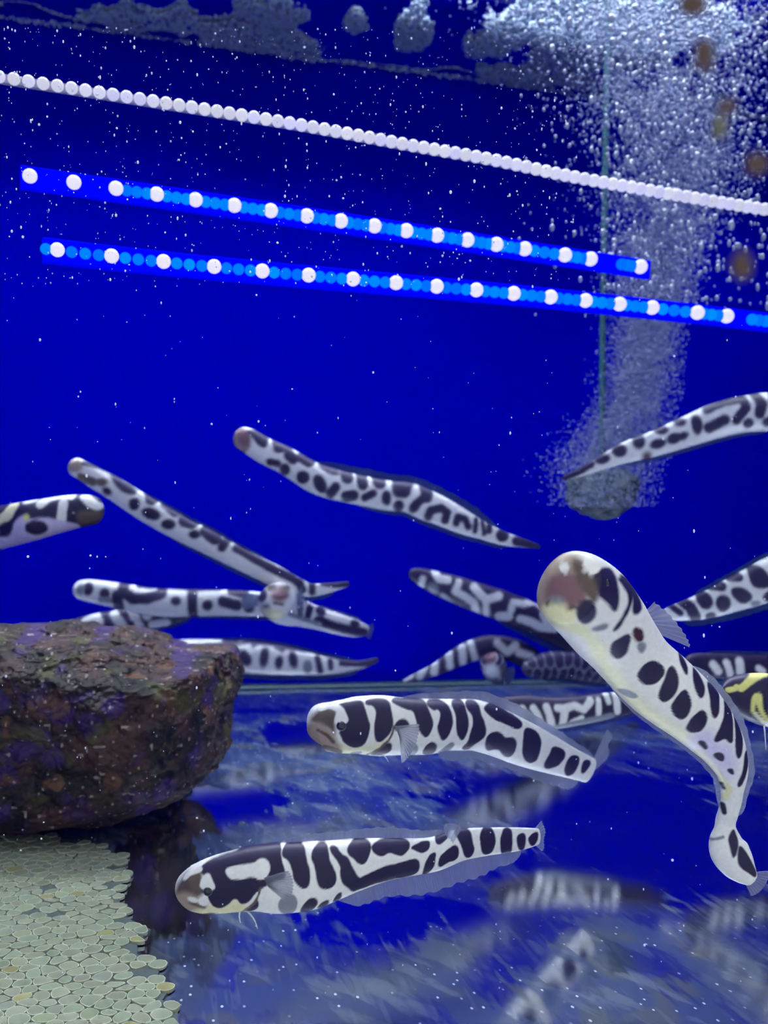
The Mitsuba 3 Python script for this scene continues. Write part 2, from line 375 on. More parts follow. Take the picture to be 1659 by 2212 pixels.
def eye(fs, x, y, r, both=True):
    p, o, k = side_point(fs, x, y); rm = r * fs['d'][k] / F
    view = (EYE - p) / np.linalg.norm(EYE - p); o = o * 0.55 + view * 0.45; o /= np.linalg.norm(o)
    def ball(c, n, rr, flat):
        s = trimesh.creation.icosphere(subdivisions=3); v = np.array(s.vertices) * rr
        v = v - np.outer(v @ n, n) * (1 - flat); return mikit_mesh(v + c, s.faces)
    B = fs['B'][k]
    for sg in ((1, -1) if both else (1,)):
        if sg == 1: c, n = p, o
        else:
            m = fs['C'][k]; c = p - 2 * ((p - m) @ B) * B; n = o - 2 * (o @ B) * B
        e = part(fs['key'], 'eye', mikit.ply(ball(c - n * rm * 0.15, n, rm, 0.55), 'iris', smooth=True))
        scene[e + '__pupil'] = mikit.ply(ball(c + n * rm * 0.22, n, rm * 0.80, 0.42), 'pupil_black', smooth=True)


def mikit_mesh(v, f):
    return trimesh.Trimesh(np.asarray(v), np.asarray(f), process=False)


def thread(fs, pts, d, r, name='barbel', bsdf='pale_thread', parent=None):
    p = np.array([P(x, y, dd) for (x, y), dd in zip(pts, d)])
    t = np.linspace(0, 1, 16); q = np.stack([PchipInterpolator(np.linspace(0, 1, len(p)), p[:, k])(t) for k in range(3)], 1)
    rad = np.linspace(1, 0.25, 16) * r * np.mean(d) / F
    tn = np.gradient(q, axis=0); tn /= np.linalg.norm(tn, axis=1, keepdims=True)
    a = np.cross(tn, fwd); a /= np.linalg.norm(a, axis=1, keepdims=True); b = np.cross(tn, a)
    an = np.linspace(0, 2 * math.pi, 8, endpoint=False)
    v = q[:, None] + rad[:, None, None] * (np.cos(an)[None, :, None] * a[:, None] + np.sin(an)[None, :, None] * b[:, None])
    i, j = np.meshgrid(np.arange(15), np.arange(8), indexing='ij')
    f = np.stack([i * 8 + j, i * 8 + (j + 1) % 8, (i + 1) * 8 + (j + 1) % 8, (i + 1) * 8 + j], -1).reshape(-1, 4)
    part(fs['key'], name, mikit.ply((v.reshape(-1, 3), f), dict(type='twosided', b={'type': 'ref', 'id': bsdf}), smooth=True))


def fan(fs, root, tip_a, tip_b, d0, d1, name='pectoral_fin', rays=12, colr=None, width=8, raycol=(0.66, 0.68, 0.74)):
    """A fan fin: from a short root to an arc between two tips (pixels)."""
    ra, rb = P(root[0] - width / 2, root[1] - width, d0), P(root[0] + width / 2, root[1] + width, d0)
    A, B = P(*tip_a, d1), P(*tip_b, d1)
    t = np.linspace(0, 1, 70)[:, None, None]; m = np.linspace(0, 1, 9)[None, :, None]
    r = ra + (rb - ra) * t; e = A + (B - A) * t
    mid = P(*root, d0)
    bul = np.sin(np.pi * t) * 0.28
    e = e + (e - mid) * bul
    G = r + (e - r) * m
    fin_sheet(fs['key'], name, G, rays=rays, colr=fs['fincol'] if colr is None else colr, raycol=raycol, amp=0.00015)


# --- the fish low in front, in profile, sharp
z1, z2 = frame_z((370, 1730), 3.770), frame_z((770, 1730), 3.770)
mk = [
    ('poly', 'c', z1((330, 800), (520, 740), (640, 780), (640, 890), (420, 925), (250, 930), (120, 900), (200, 840)), 9),
    ('poly', 'd', z1((270, 490), (420, 430), (600, 380), (760, 330), (890, 320), (905, 430), (940, 500), (945, 570), (850, 590), (750, 640), (690, 700), (640, 770), (590, 785), (560, 730), (520, 735), (480, 790), (420, 825), (360, 800), (330, 740), (330, 700), (270, 690), (255, 640), (300, 560), (250, 540))),
    ('poly', 'n', z1((100, 600), (200, 530), (275, 545), (262, 640), (285, 700), (230, 740), (150, 760), (40, 800), (30, 740)), 5),
    ('poly', 't', z1((30, 740), (150, 695), (250, 740), (330, 800), (200, 840), (130, 930), (30, 850)), 6),
    ('poly', 'n', z1((180, 770), (300, 810), (290, 830), (170, 790)), 4), ('oval', 'w', z1((200, 755))[0], 10, 5, 10), ('oval', 'w', z1((285, 765))[0], 10, 9, 0), ('oval', 'n', z1((310, 895))[0], 14, 4, -8),
    ('poly', 'w', z1((110, 610), (150, 550), (250, 505), (275, 530), (180, 560), (140, 600))),
    ('poly', 'w', z1((290, 555), (330, 545), (355, 590), (385, 650), (340, 670), (260, 650), (265, 610))),
    ('poly', 'w', z1((455, 495), (700, 462), (735, 425), (790, 430), (825, 490), (795, 555), (740, 575), (700, 545), (560, 578), (490, 565))),
    ('poly', 'd', z1((905, 400), (940, 330), (1080, 330), (1110, 430), (1140, 520), (1140, 610), (1100, 645), (1060, 630), (1020, 580), (1005, 500), (970, 430))),
    ('poly', 'd', z1((1140, 400), (1190, 330), (1275, 330), (1285, 430), (1340, 520), (1350, 610), (1300, 655), (1230, 650), (1200, 590), (1190, 490))),
    ('poly', 'd', z1((1280, 350), (1340, 345), (1390, 410), (1440, 420), (1480, 510), (1530, 590)) + z2((60, 570), (230, 500), (350, 480), (485, 440), (515, 500), (495, 560), (430, 590), (300, 610), (150, 640), (0, 690)) + z1((1480, 700), (1440, 650), (1400, 620), (1385, 540), (1385, 470))),
    ('poly', 'd', z1((1425, 380), (1480, 310), (1560, 300), (1630, 330), (1615, 400), (1570, 485), (1500, 440))),
    ('poly', 'd', z2((10, 330), (90, 370), (60, 475), (0, 460), (-20, 400))), ('poly', 'd', z2((110, 340), (250, 300), (420, 310), (435, 360), (370, 420), (330, 410), (270, 390), (210, 420), (150, 400))),
    ('poly', 'd', z2((430, 360), (590, 310), (595, 360), (540, 405), (480, 380))), ('poly', 'd', z2((640, 270), (710, 200), (750, 260), (720, 310), (650, 350))),
    ('poly', 'd', z2((560, 480), (590, 420), (645, 395), (635, 460), (610, 540), (540, 595), (535, 560))), ('poly', 'd', z2((670, 440), (740, 380), (815, 340), (830, 420), (790, 465), (740, 470), (665, 530))),
    ('poly', 'd', z2((780, 220), (920, 220), (940, 330), (958, 380), (920, 445), (880, 445), (850, 330))), ('poly', 'd', z2((1000, 230), (1100, 210), (1130, 300), (1100, 395), (1050, 425), (1010, 395))),
    ('poly', 'd', z2((1170, 300), (1200, 220), (1265, 230), (1262, 350), (1240, 435), (1190, 440), (1170, 390))), ('poly', 'd', z2((1300, 280), (1370, 250), (1372, 340), (1345, 398), (1310, 370))),
    ('poly', 'd', z2((1395, 290), (1480, 240), (1470, 310), (1430, 362), (1400, 330))),
    ('oval', 'g', z1((965, 785))[0], 19, 26, 15), ('poly', 'd', z1((1045, 885), (1090, 780), (1150, 720), (1195, 740), (1195, 800), (1130, 865))),
    ('poly', 'd', z1((1185, 845), (1230, 780), (1290, 755), (1275, 820))), ('poly', 'd', z1((1315, 795), (1360, 710), (1395, 695), (1375, 765))),
    ('poly', 'd', z1((595, 865), (690, 780), (715, 735), (730, 800), (680, 855))), ('line', 'n', z1((745, 640), (735, 690), (700, 770), (590, 870)), 1.6),
    ('oval', 'g', z2((100, 745))[0], 15, 12, -20), ('oval', 'd', z2((290, 700))[0], 14, 10, -20), ('oval', 'g', z2((450, 670))[0], 9, 7, -20),
]
f1 = make_fish('convict_goby', [(384, 1934, 26), (400, 1929, 38), (436, 1919, 55), (476, 1909, 62), (518, 1901, 66), (556, 1896, 70), (609, 1895, 75), (662, 1891, 73), (715, 1880, 64), (770, 1867, 55), (850, 1854, 43), (926, 1847, 37), (1000, 1824, 33), (1060, 1817, 29), (1115, 1813, 25), (1166, 1806, 16)],
               [.190, .189, .188, .188, .188, .188, .189, .190, .192, .195, .200, .205, .212, .218, .224, .230], mk, cap=26, wr=0.62, N=420, M=128, soft=1.3,
               dorsal=(.26, .74, [8, 12, 14, 16, 18, 20, 22, 18, 12, 10]), anal=(.42, .95, [16, 30, 36, 38, 40, 42, 42, 36, 30, 22]), tail=(34, 22),
               label='banded goby low in front, facing left, two pale threads under its chin')
eye(f1, 456, 1909, 10)
thread(f1, [(519, 1966), (517, 1980), (520, 1993)], [.187, .185, .184], 2.6); thread(f1, [(530, 1964), (548, 1985), (556, 2006)], [.187, .185, .184], 2.4)
fan(f1, (575, 1905), (622, 1880), (618, 1948), .176, .172, colr=(0.55, 0.57, 0.62), width=10)
fan(f1, (966, 1812), (958, 1782), (996, 1790), .208, .208, name='second_dorsal_fin', width=16, rays=5)

# --- the fish in the middle, in profile
z3, z4 = frame_z((650, 1460), 4.740), frame_z((970, 1470), 4.608)
mk = [
    ('poly', 'c', z3((380, 650), (560, 720), (800, 650), (900, 620), (700, 760), (400, 800), (250, 760)), 10),
    ('poly', 'd', z3((450, 260), (620, 225), (650, 300), (680, 380), (707, 470), (690, 560), (660, 640), (600, 692), (520, 692), (450, 640), (415, 560), (400, 540), (480, 440), (490, 390), (440, 310), (380, 280))),
    ('poly', 'd', z3((690, 225), (830, 215), (900, 240), (925, 340), (942, 440), (910, 540), (850, 600), (790, 637), (762, 600), (755, 450), (785, 350), (750, 270), (660, 260))),
    ('poly', 'd', z3((910, 225), (1050, 220), (1250, 230), (1290, 300), (1342, 430), (1337, 500), (1280, 592), (1230, 560), (1190, 480), (1175, 380), (1140, 320), (1080, 310), (1000, 280))),
    ('poly', 'd', z3((958, 470), (990, 420), (1040, 397), (1090, 430), (1112, 470), (1040, 485), (965, 518))),
    ('poly', 'd', z3((1265, 250), (1400, 230), (1500, 280), (1542, 400), (1542, 480), (1490, 592), (1440, 628), (1410, 570), (1388, 490), (1420, 420), (1430, 350), (1390, 310), (1350, 330))),
    ('poly', 'd', z4((10, 190), (130, 185), (160, 300), (182, 400), (160, 500), (115, 573), (60, 470), (66, 350), (50, 290))),
    ('poly', 'd', z4((155, 190), (270, 195), (300, 300), (340, 400), (352, 500), (320, 550), (230, 615), (180, 662), (115, 662), (180, 580), (200, 500), (240, 400), (220, 310), (170, 260))),
    ('poly', 'd', z4((330, 265), (400, 215), (560, 300), (720, 400), (710, 455), (650, 462), (560, 412), (430, 362))),
    ('poly', 'd', z4((348, 600), (370, 520), (440, 480), (500, 500), (540, 553), (620, 538), (658, 590), (640, 680), (590, 738), (530, 725), (490, 655), (420, 655), (370, 675))),
    ('poly', 'd', z4((740, 455), (830, 470), (905, 560), (892, 680), (860, 762), (800, 805), (745, 772), (713, 680), (730, 580))),
    ('poly', 'd', z4((1020, 635), (1155, 690), (1122, 780), (1060, 832), (980, 862), (928, 842), (960, 760), (1000, 710))),
    ('poly', 'd', z4((1200, 735), (1290, 750), (1272, 830), (1230, 912), (1170, 940), (1138, 900), (1150, 830))), ('poly', 'd', z4((1335, 780), (1410, 795), (1380, 860), (1310, 918), (1308, 870))),
    ('poly', 'n', z3((170, 350), (230, 290), (380, 310), (390, 380), (350, 430), (360, 520), (340, 570), (300, 500), (200, 470), (90, 440)), 5),
    ('poly', 't', z3((40, 570), (80, 455), (200, 450), (300, 510), (350, 560), (380, 640), (410, 690), (400, 760), (300, 745), (180, 715), (60, 650)), 6),
    ('line', 'n', z3((250, 700), (320, 720), (400, 750)), 5, 4), ('line', 'n', z3((180, 520), (280, 570), (340, 640)), 2.5, 3),
    ('poly', 'w', z3((180, 340), (210, 285), (320, 265), (420, 290), (480, 380), (490, 420), (440, 450), (360, 460), (355, 400), (385, 330), (290, 305))),
    ('poly', 'd', z3((1230, 770), (1280, 670), (1340, 632), (1388, 670), (1372, 740), (1300, 795))), ('poly', 'g', z3((1390, 775), (1460, 700), (1530, 647), (1563, 660), (1540, 712), (1470, 765))),
    ('poly', 'd', z3((690, 785), (800, 720), (895, 635), (928, 670), (910, 735), (830, 785))), ('poly', 'g', z3((490, 778), (600, 743), (635, 748), (580, 778))),
    ('line', 'n', z3((950, 470), (935, 540), (900, 610), (800, 710), (680, 780)), 1.5), ('oval', 'g', z3((1120, 720))[0], 14, 17, 20),
]
f2 = make_fish('convict_goby', [(665, 1578, 22), (680, 1575, 34), (694, 1568, 47), (717, 1570, 54), (745, 1569, 58), (777, 1566, 62), (819, 1567, 65), (861, 1568, 62), (920, 1569, 60), (970, 1565, 55), (1013, 1565, 55), (1068, 1580, 52), (1122, 1603, 49), (1172, 1624, 43), (1226, 1646, 34), (1278, 1666, 27)],
               [.240, .239, .238, .237, .236, .236, .236, .237, .240, .244, .248, .254, .262, .270, .280, .290], mk, cap=24, wr=0.64, N=400, M=120, soft=1.3,
               dorsal=(.30, .985, [8, 12, 14, 18, 22, 20, 16, 14, 12, 9]), anal=(.42, .97, [16, 22, 20, 16, 14, 14, 16, 20, 24, 26]), tail=(84, 24, 1.2),
               label='banded goby in profile at mid-height of the floor, facing left, with fanned breast fin')
eye(f2, 739.7, 1558, 11)
fan(f2, (858, 1580), (905, 1564), (868, 1648), .221, .214, colr=(0.60, 0.62, 0.68), width=12, rays=14)
thread(f2, [(826, 1630), (834, 1637), (839, 1646)], [.232, .231, .230], 1.6)

# --- the fish on the right, head towards the viewer, body hanging down
z5, z6, z7 = frame_z((1160, 1180), 5.53), frame_z((1259, 1400), 4.1475), frame_z((1359, 1650), 5.53)
mk = [
    ('poly', 'c', z5((480, 1010), (640, 1030), (800, 1200), (780, 1330), (900, 1420), (1000, 1560)) + z6((330, 300), (520, 480), (700, 610), (880, 720), (900, 850), (700, 720), (520, 610), (330, 430), (180, 260)), 12),
    ('line', 'c', z6((1000, 900), (1120, 1010), (1230, 1180), (1290, 1244)) + z7((1130, 380),), 6, 5),
    ('poly', 'l', z6((900, 740), (1050, 660), (1150, 800), (1290, 820), (1330, 1000), (1330, 1150), (1200, 1050), (1050, 900)), 16),
    ('poly', 'd', z6((425, 180), (540, 65), (655, 120), (655, 190), (600, 255), (510, 295), (440, 250))), ('poly', 'd', z6((595, 385), (650, 250), (720, 105), (778, 180), (778, 300), (720, 395), (650, 440))),
    ('poly', 'd', z6((705, 495), (770, 380), (845, 315), (882, 400), (893, 470), (852, 562), (800, 600))), ('poly', 'd', z6((850, 685), (890, 590), (970, 507), (1022, 518), (1038, 600), (1002, 682), (920, 718))),
    ('poly', 'd', z6((815, 60), (850, 20), (885, 130), (872, 213), (835, 170))), ('poly', 'd', z6((920, 250), (945, 140), (1000, 220), (1033, 320), (1002, 402), (960, 395))),
    ('poly', 'd', z6((1070, 255), (1185, 370), (1162, 450), (1152, 540), (1110, 592), (1078, 530), (1072, 400))), ('poly', 'd', z6((1230, 435), (1305, 520), (1287, 650), (1285, 805), (1250, 805), (1210, 760), (1130, 800), (1110, 765), (1190, 620), (1215, 530))),
    ('poly', 'd', z6((1325, 555), (1370, 660), (1393, 790), (1382, 900), (1350, 965), (1318, 900), (1315, 740))), ('poly', 'd', z6((1440, 895), (1460, 950), (1445, 1080), (1390, 1225), (1350, 1215), (1400, 1080), (1410, 950))),
    ('poly', 'd', z6((970, 800), (1020, 787), (1058, 840), (1052, 875))), ('poly', 'd', z6((1110, 920), (1170, 892), (1218, 930), (1208, 995))), ('poly', 'd', z6((1245, 1060), (1300, 1048), (1318, 1115))),
    ('poly', 'g', z6((275, 340), (360, 347), (445, 390), (410, 420), (340, 395))),
    ('poly', 'd', z5((810, 1240), (825, 1130), (940, 1045), (1035, 1005), (1035, 1100), (985, 1250), (900, 1315)), 2.5), ('poly', 'r', z5((1060, 980), (1110, 925), (1195, 980), (1185, 1095), (1100, 1100)), 3),
    ('poly', 'g', z5((1110, 1120), (1220, 1110), (1200, 1200), (1150, 1240)), 3),
    ('poly', 't', z5((-60, 700), (60, 350), (150, 60), (480, 60), (560, 300), (520, 620), (430, 760), (300, 960), (60, 860)), 10), ('poly', 'p', z5((90, 690), (140, 400), (320, 300), (500, 380), (600, 560), (500, 700), (300, 730)), 7),
    ('poly', 'c', z5((60, 720), (250, 700), (440, 760), (420, 900), (560, 930), (620, 1040), (480, 1060), (250, 960), (100, 850)), 8), ('line', 'n', z5((130, 690), (300, 745), (430, 720)), 3, 3),
    ('poly', 'd', z5((610, 400), (710, 270), (850, 240), (910, 380), (925, 520), (922, 650), (880, 775), (800, 660), (700, 570)), 3), ('poly', 'd', z5((930, 370), (1000, 370), (1080, 480), (1105, 560), (1060, 680), (1010, 790), (900, 965), (830, 990), (950, 830), (1030, 680), (1040, 560), (970, 440)), 3),
    ('poly', 'd', z5((940, 330), (1040, 350), (1130, 470), (1215, 690), (1145, 785), (1070, 775), (1105, 620), (1060, 480)), 3), ('poly', 'd', z5((445, 770), (490, 650), (610, 610), (670, 720), (655, 830), (560, 920), (480, 885)), 3),
    ('poly', 'g', z5((610, 970), (700, 925), (795, 897), (770, 965), (650, 995)), 3), ('poly', 'n', z5((420, 150), (560, 180), (650, 380), (710, 570), (650, 680), (550, 560), (450, 360)), 5),
    ('oval', 'w', z5((330, 255))[0], 9, 11, 0), ('oval', 'w', z5((640, 220))[0], 17, 19, 20), ('oval', 'c', z5((260, 740))[0], 16, 9, 20, 5), ('oval', 'g', z5((240, 640))[0], 14, 6, 15, 4),
    ('poly', 'd', z7((1225, 740), (1250, 840), (1262, 920), (1225, 1060), (1195, 1085), (1170, 950), (1140, 860))), ('poly', 'd', z7((1280, 930), (1360, 1020), (1440, 1160), (1510, 1290), (1500, 1350), (1400, 1270), (1300, 1210), (1255, 1120), (1262, 1010))),
    ('line', 'd', z7((1085, 220), (1110, 270)), 3), ('line', 'd', z7((1100, 470), (1115, 560)), 4), ('line', 'g', z7((960, 890), (1090, 840)), 1.5),
]
f3 = make_fish('convict_goby', [(1224, 1266, 76), (1233, 1271, 84), (1248, 1281, 90), (1275, 1304, 93), (1308, 1345, 90), (1342, 1388, 82), (1380, 1436, 77), (1418, 1472, 78), (1456, 1504, 75), (1492, 1534, 70), (1530, 1574, 61), (1563, 1620, 48), (1582, 1676, 32), (1580, 1722, 23), (1573, 1753, 22), (1566, 1780, 22), (1566, 1810, 34), (1576, 1840, 42), (1592, 1865, 38), (1612, 1888, 26), (1630, 1904, 12)],
               [.166, .170, .176, .184, .192, .198, .202, .204, .206, .208, .210, .212, .214, .216, .217, .218, .218, .217, .216, .215, .214], mk, cap=9, wr=0.80, N=420, M=120, soft=1.8,
               dorsal=(.42, .80, [8, 14, 16, 16, 14, 14, 12, 10]), anal=(.30, .78, [3, 6, 8, 8, 8, 10, 10, 8]), tail=(30, 24, 0.2),
               label='big spotted goby on the right, blunt head towards the viewer, tail hanging down')
eye(f3, 1304, 1256, 8)
fan(f3, (1396, 1345), (1412, 1300), (1490, 1400), .196, .204, colr=(0.68, 0.71, 0.80), width=18, rays=9)

# --- upper middle, head up left
zA, zB = frame_z((490, 890), 4.484), frame_z((830, 980), 4.608)
k = 1 / 4.484
mk = [('line', 't', zA((60, 170), (110, 260), (150, 320)), 18, 5), ('oval', 'p', zA((180, 250))[0], 14, 20, -20, 5),
      ('poly', 'd', zA((200, 185), (330, 160), (385, 200), (402, 300), (370, 350), (310, 310), (270, 240))), ('poly', 'd', zA((450, 240), (560, 290), (650, 355), (560, 380), (480, 392), (460, 320))),
      ('line', 'd', zA((610, 420), (650, 460)), 9), ('line', 'd', zA((420, 490), (500, 500)), 5), ('oval', 'd', zA((570, 560))[0], 9, 10, 0), ('oval', 'd', zA((745, 635))[0], 12, 12, 0), ('oval', 'd', zA((910, 700))[0], 11, 18, -25),
      ('line', 'd', zA((1010, 790), (1060, 730)), 8), ('line', 'd', zA((1160, 820), (1230, 810)), 9), ('line', 'd', zA((1340, 830), (1420, 790)), 6), ('oval', 'd', zA((1545, 835))[0], 8, 12, 0), ('line', 'd', zA((740, 440), (800, 480)), 11),
      ('poly', 'd', zA((890, 470), (980, 470), (1060, 540), (1095, 612), (1000, 595), (910, 530))), ('line', 'd', zA((1140, 530), (1170, 640)), 11), ('line', 'd', zA((1290, 560), (1320, 710)), 9), ('line', 'd', zA((1450, 570), (1480, 690)), 11), ('oval', 'd', zA((1650, 720))[0], 9, 20, 0),
      ('line', 'w', zA((380, 180), (500, 210), (640, 300), (760, 390)), 5), ('oval', 'w', zA((235, 145))[0], 11, 5, 8),
      ('poly', 'd', zB((110, 330), (200, 250), (290, 290), (250, 350), (240, 420), (180, 435), (120, 400))), ('poly', 'd', zB((340, 310), (450, 320), (472, 400), (450, 482), (380, 472), (300, 585), (245, 570), (270, 500), (350, 440), (385, 400))),
      ('oval', 'd', zB((140, 520))[0], 9, 10, 0), ('line', 'd', zB((435, 630), (460, 565), (560, 540), (620, 585), (600, 660)), 6.5), ('line', 'd', zB((710, 690), (725, 630), (800, 650), (830, 725)), 5.5),
      ('line', 'd', zB((910, 650), (900, 770)), 3), ('line', 'd', zB((970, 660), (990, 800)), 2.4), ('line', 'd', zB((1045, 690), (1040, 770)), 4.5), ('oval', 'd', zB((1170, 810))[0], 12, 12, 0), ('line', 'd', zB((1310, 870), (1420, 890), (1560, 930)), 8)]
make_fish('convict_goby', [(507, 938, 15), (516, 942, 23), (535, 951, 27), (570, 973, 29), (612, 992, 30), (648, 1014, 31), (680, 1033, 33), (713, 1044, 34), (758, 1055, 33), (802, 1064, 33), (847, 1072, 33), (873, 1073, 33), (918, 1090, 34), (960, 1108, 31), (1004, 1130, 26), (1047, 1148, 19), (1090, 1164, 15), (1134, 1174, 9), (1168, 1182, 4)],
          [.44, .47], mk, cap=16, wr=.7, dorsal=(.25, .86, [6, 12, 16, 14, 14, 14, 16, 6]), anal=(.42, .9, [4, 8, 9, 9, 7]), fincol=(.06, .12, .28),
          label='spotted goby alone in open blue water, topmost one left of the bubbles', soft=2)

# --- long diagonal fish on the left
zC, zD = frame_z((130, 970), 5.027), frame_z((430, 1110), 4.74)
mk = [('poly', 't', zC((90, 120), (180, 90), (260, 160), (260, 230), (180, 260), (100, 220)), 5), ('line', 'c', zC((180, 100), (280, 100)), 4, 3), ('line', 'n', zC((240, 310), (380, 360)), 8, 5),
      ('poly', 'd', zC((230, 160), (330, 130), (480, 190), (560, 210), (640, 310), (760, 400), (840, 450), (830, 490), (720, 470), (640, 400), (560, 260), (420, 200)), 3), ('oval', 'n', zC((475, 365))[0], 12, 8, 0, 3), ('oval', 'd', zC((530, 460))[0], 8, 6, 30, 3),
      ('oval', 'd', zC((830, 600))[0], 10, 11, 0), ('oval', 'd', zC((1015, 705))[0], 17, 10, 20), ('oval', 'd', zC((1195, 815))[0], 12, 9, 0), ('line', 'd', zC((975, 430), (1010, 540)), 11), ('line', 'd', zC((1150, 590), (1270, 690)), 8),
      ('line', 'd', zC((1380, 770), (1440, 790)), 13), ('oval', 'd', zC((1475, 925))[0], 9, 7, 0), ('line', 'd', zC((1600, 890), (1700, 970)), 11),
      ('oval', 'd', zD((135, 220))[0], 11, 14, -30), ('line', 'd', zD((290, 270), (250, 340)), 7), ('line', 'd', zD((390, 350), (560, 450), (760, 560), (960, 660), (1030, 710)), 6.5), ('line', 'd', zD((1030, 700), (1060, 770)), 6), ('line', 'd', zD((1160, 690), (1160, 800)), 5), ('line', 'd', zD((1270, 700), (1380, 715), (1550, 710)), 6),
      ('line', 'w', zC((480, 160), (600, 210), (700, 290), (900, 390), (940, 430)), 6), ('oval', 'w', zC((1100, 500))[0], 9, 8, 40), ('line', 'w', zC((1220, 560), (1330, 660), (1480, 680), (1600, 800)), 6)]
make_fish('convict_goby', [(151, 1004, 14), (158, 1006, 20), (180, 1017, 22), (210, 1035, 24), (245, 1054, 26), (280, 1077, 27), (320, 1102, 28), (360, 1125, 28), (400, 1147, 27), (440, 1166, 27), (490, 1193, 25), (540, 1218, 24), (590, 1242, 24), (635, 1264, 20), (670, 1275, 15), (710, 1270, 11), (756, 1260, 5)],
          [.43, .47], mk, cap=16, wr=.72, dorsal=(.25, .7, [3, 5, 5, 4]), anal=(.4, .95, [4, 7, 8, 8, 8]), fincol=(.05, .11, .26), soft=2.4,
          label='long pale goby slanting down at left, straight dark stripe towards its tail')

# --- dark-headed fish entering from the left edge
zH = frame_z((0, 1040), 6.636)
mk = [('line', 'c', zH((240, 340), (180, 480), (80, 570)), 10, 2), ('line', 'w', zH((400, 270), (530, 240)), 8), ('line', 'w', zH((640, 320), (740, 230), (880, 190), (1050, 200)), 9), ('line', 'w', zH((960, 320), (950, 460), (930, 590)), 9, 3),
      ('line', 'w', zH((1240, 220), (1330, 300), (1430, 360)), 8, 3), ('poly', 'l', zH((300, 560), (430, 470), (500, 560), (700, 520), (900, 560), (1050, 600), (1200, 640), (900, 760), (500, 900), (0, 1000), (0, 800), (200, 800)), 3), ('oval', 'd', zH((590, 660))[0], 23, 15, -4), ('poly', 'd', zH((50, 620), (250, 560), (240, 720), (170, 790), (90, 760)), 3),
      ('poly', 'n', zH((1180, 430), (1300, 420), (1480, 420), (1480, 560), (1200, 620), (1150, 560)), 5), ('oval', 'y', zH((450, 520))[0], 6, 6, 0, 3), ('line', 'w', zH((20, 620), (30, 750)), 4)]
f6 = make_fish('convict_goby', [(226, 1103, 18), (215, 1103, 27), (195, 1102, 33), (160, 1105, 37), (120, 1113, 40), (80, 1122, 43), (40, 1131, 45), (0, 1140, 46), (-60, 1160, 44), (-140, 1190, 36), (-230, 1215, 14)],
               [.36, .36, .36, .37, .38], mk, base='d', cap=18, wr=.7, flip=True, tail=(40, 20), label='dark-headed goby entering at the left edge, facing right with yellowish bars', soft=2)
eye(f6, *zH((1115, 480))[0], 6)

# --- left, level above the rock
zE, zF = frame_z((140, 1220), 4.608), frame_z((480, 1220), 4.74)
mk = [('oval', 'd', zE((250, 235))[0], 9, 11, 0), ('oval', 'd', zE((420, 280))[0], 9, 9, 0), ('line', 'd', zE((600, 200), (610, 270), (700, 330), (840, 330), (980, 280), (980, 220)), 9), ('oval', 'd', zE((1125, 355))[0], 8, 7, 0), ('line', 'd', zE((1280, 230), (1290, 500)), 8), ('line', 'd', zE((1000, 200), (1240, 225)), 5), ('line', 'd', zE((760, 190), (900, 200)), 6),
      ('oval', 'd', zE((1435, 395))[0], 9, 9, 0), ('line', 'd', zF((20, 370), (160, 410)), 9), ('line', 'd', zE((1320, 230), (1540, 230)), 4), ('line', 'd', zF((100, 260), (230, 290)), 7), ('oval', 'd', zF((285, 440))[0], 8, 7, 0), ('oval', 'g', zE((160, 240))[0], 10, 12, 0, 4), ('line', 'g', zE((380, 340), (500, 350)), 6, 4), ('line', 'd', zE((540, 300), (560, 420)), 9, 3)]
make_fish('convict_goby', [(161, 1272, 14), (170, 1273, 20), (195, 1276, 25), (230, 1282, 27), (270, 1289, 29), (310, 1297, 30), (360, 1302, 31), (410, 1302, 30), (470, 1302, 29), (540, 1304, 28), (610, 1310, 22), (670, 1322, 10)],
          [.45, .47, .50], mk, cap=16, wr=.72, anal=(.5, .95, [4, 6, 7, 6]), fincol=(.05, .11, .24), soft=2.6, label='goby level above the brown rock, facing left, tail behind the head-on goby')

# --- head-on fish, tail trailing to the right
mk = [('oval', 'p', zF((590, 300))[0], 20, 16, 0, 5), ('oval', 'd', zF((400, 320))[0], 9, 11, 10), ('oval', 'n', zF((500, 240))[0], 9, 6, 0), ('oval', 'n', zF((650, 240))[0], 9, 5, 0), ('oval', 'n', zF((450, 430))[0], 8, 5, 0, 4), ('poly', 'c', zF((370, 480), (450, 450), (600, 460), (650, 500), (560, 560), (450, 580), (380, 540)), 7), ('line', 'n', zF((540, 390), (620, 400)), 3, 3),
      ('line', 'd', zF((810, 430), (800, 520)), 2), ('line', 'd', zF((900, 440), (880, 540)), 5), ('line', 'd', zF((990, 560), (1150, 620), (1300, 660), (1450, 690)), 8), ('line', 'd', zF((1000, 460), (1020, 480)), 6), ('line', 'g', zF((700, 500), (1000, 600)), 4, 6), ('oval', 'd', zF((1360, 600))[0], 8, 6, 20)]
f8 = make_fish('convict_goby', [(592, 1289, 26), (594, 1292, 34), (598, 1297, 42), (608, 1305, 42), (624, 1314, 38), (650, 1324, 30), (690, 1336, 25), (730, 1348, 23), (765, 1357, 20), (796, 1363, 10)],
               [.440, .443, .448, .456, .464, .472, .48, .485, .49, .495], mk, cap=14, wr=.9, tail=(16, 14), dorsal=(.5, .9, [3, 5, 5]), fincol=(.16, .22, .38), soft=2.6, label='goby seen head-on with yellowish chin, tail trailing right, left of the middle')
fan(f8, (640, 1300), (652, 1262), (652, 1345), .45, .452, colr=(0.22, 0.28, 0.45), rays=7, width=8)
fan(f8, (566, 1295), (533, 1280), (530, 1318), .45, .452, colr=(0.22, 0.28, 0.45), rays=7, width=8)

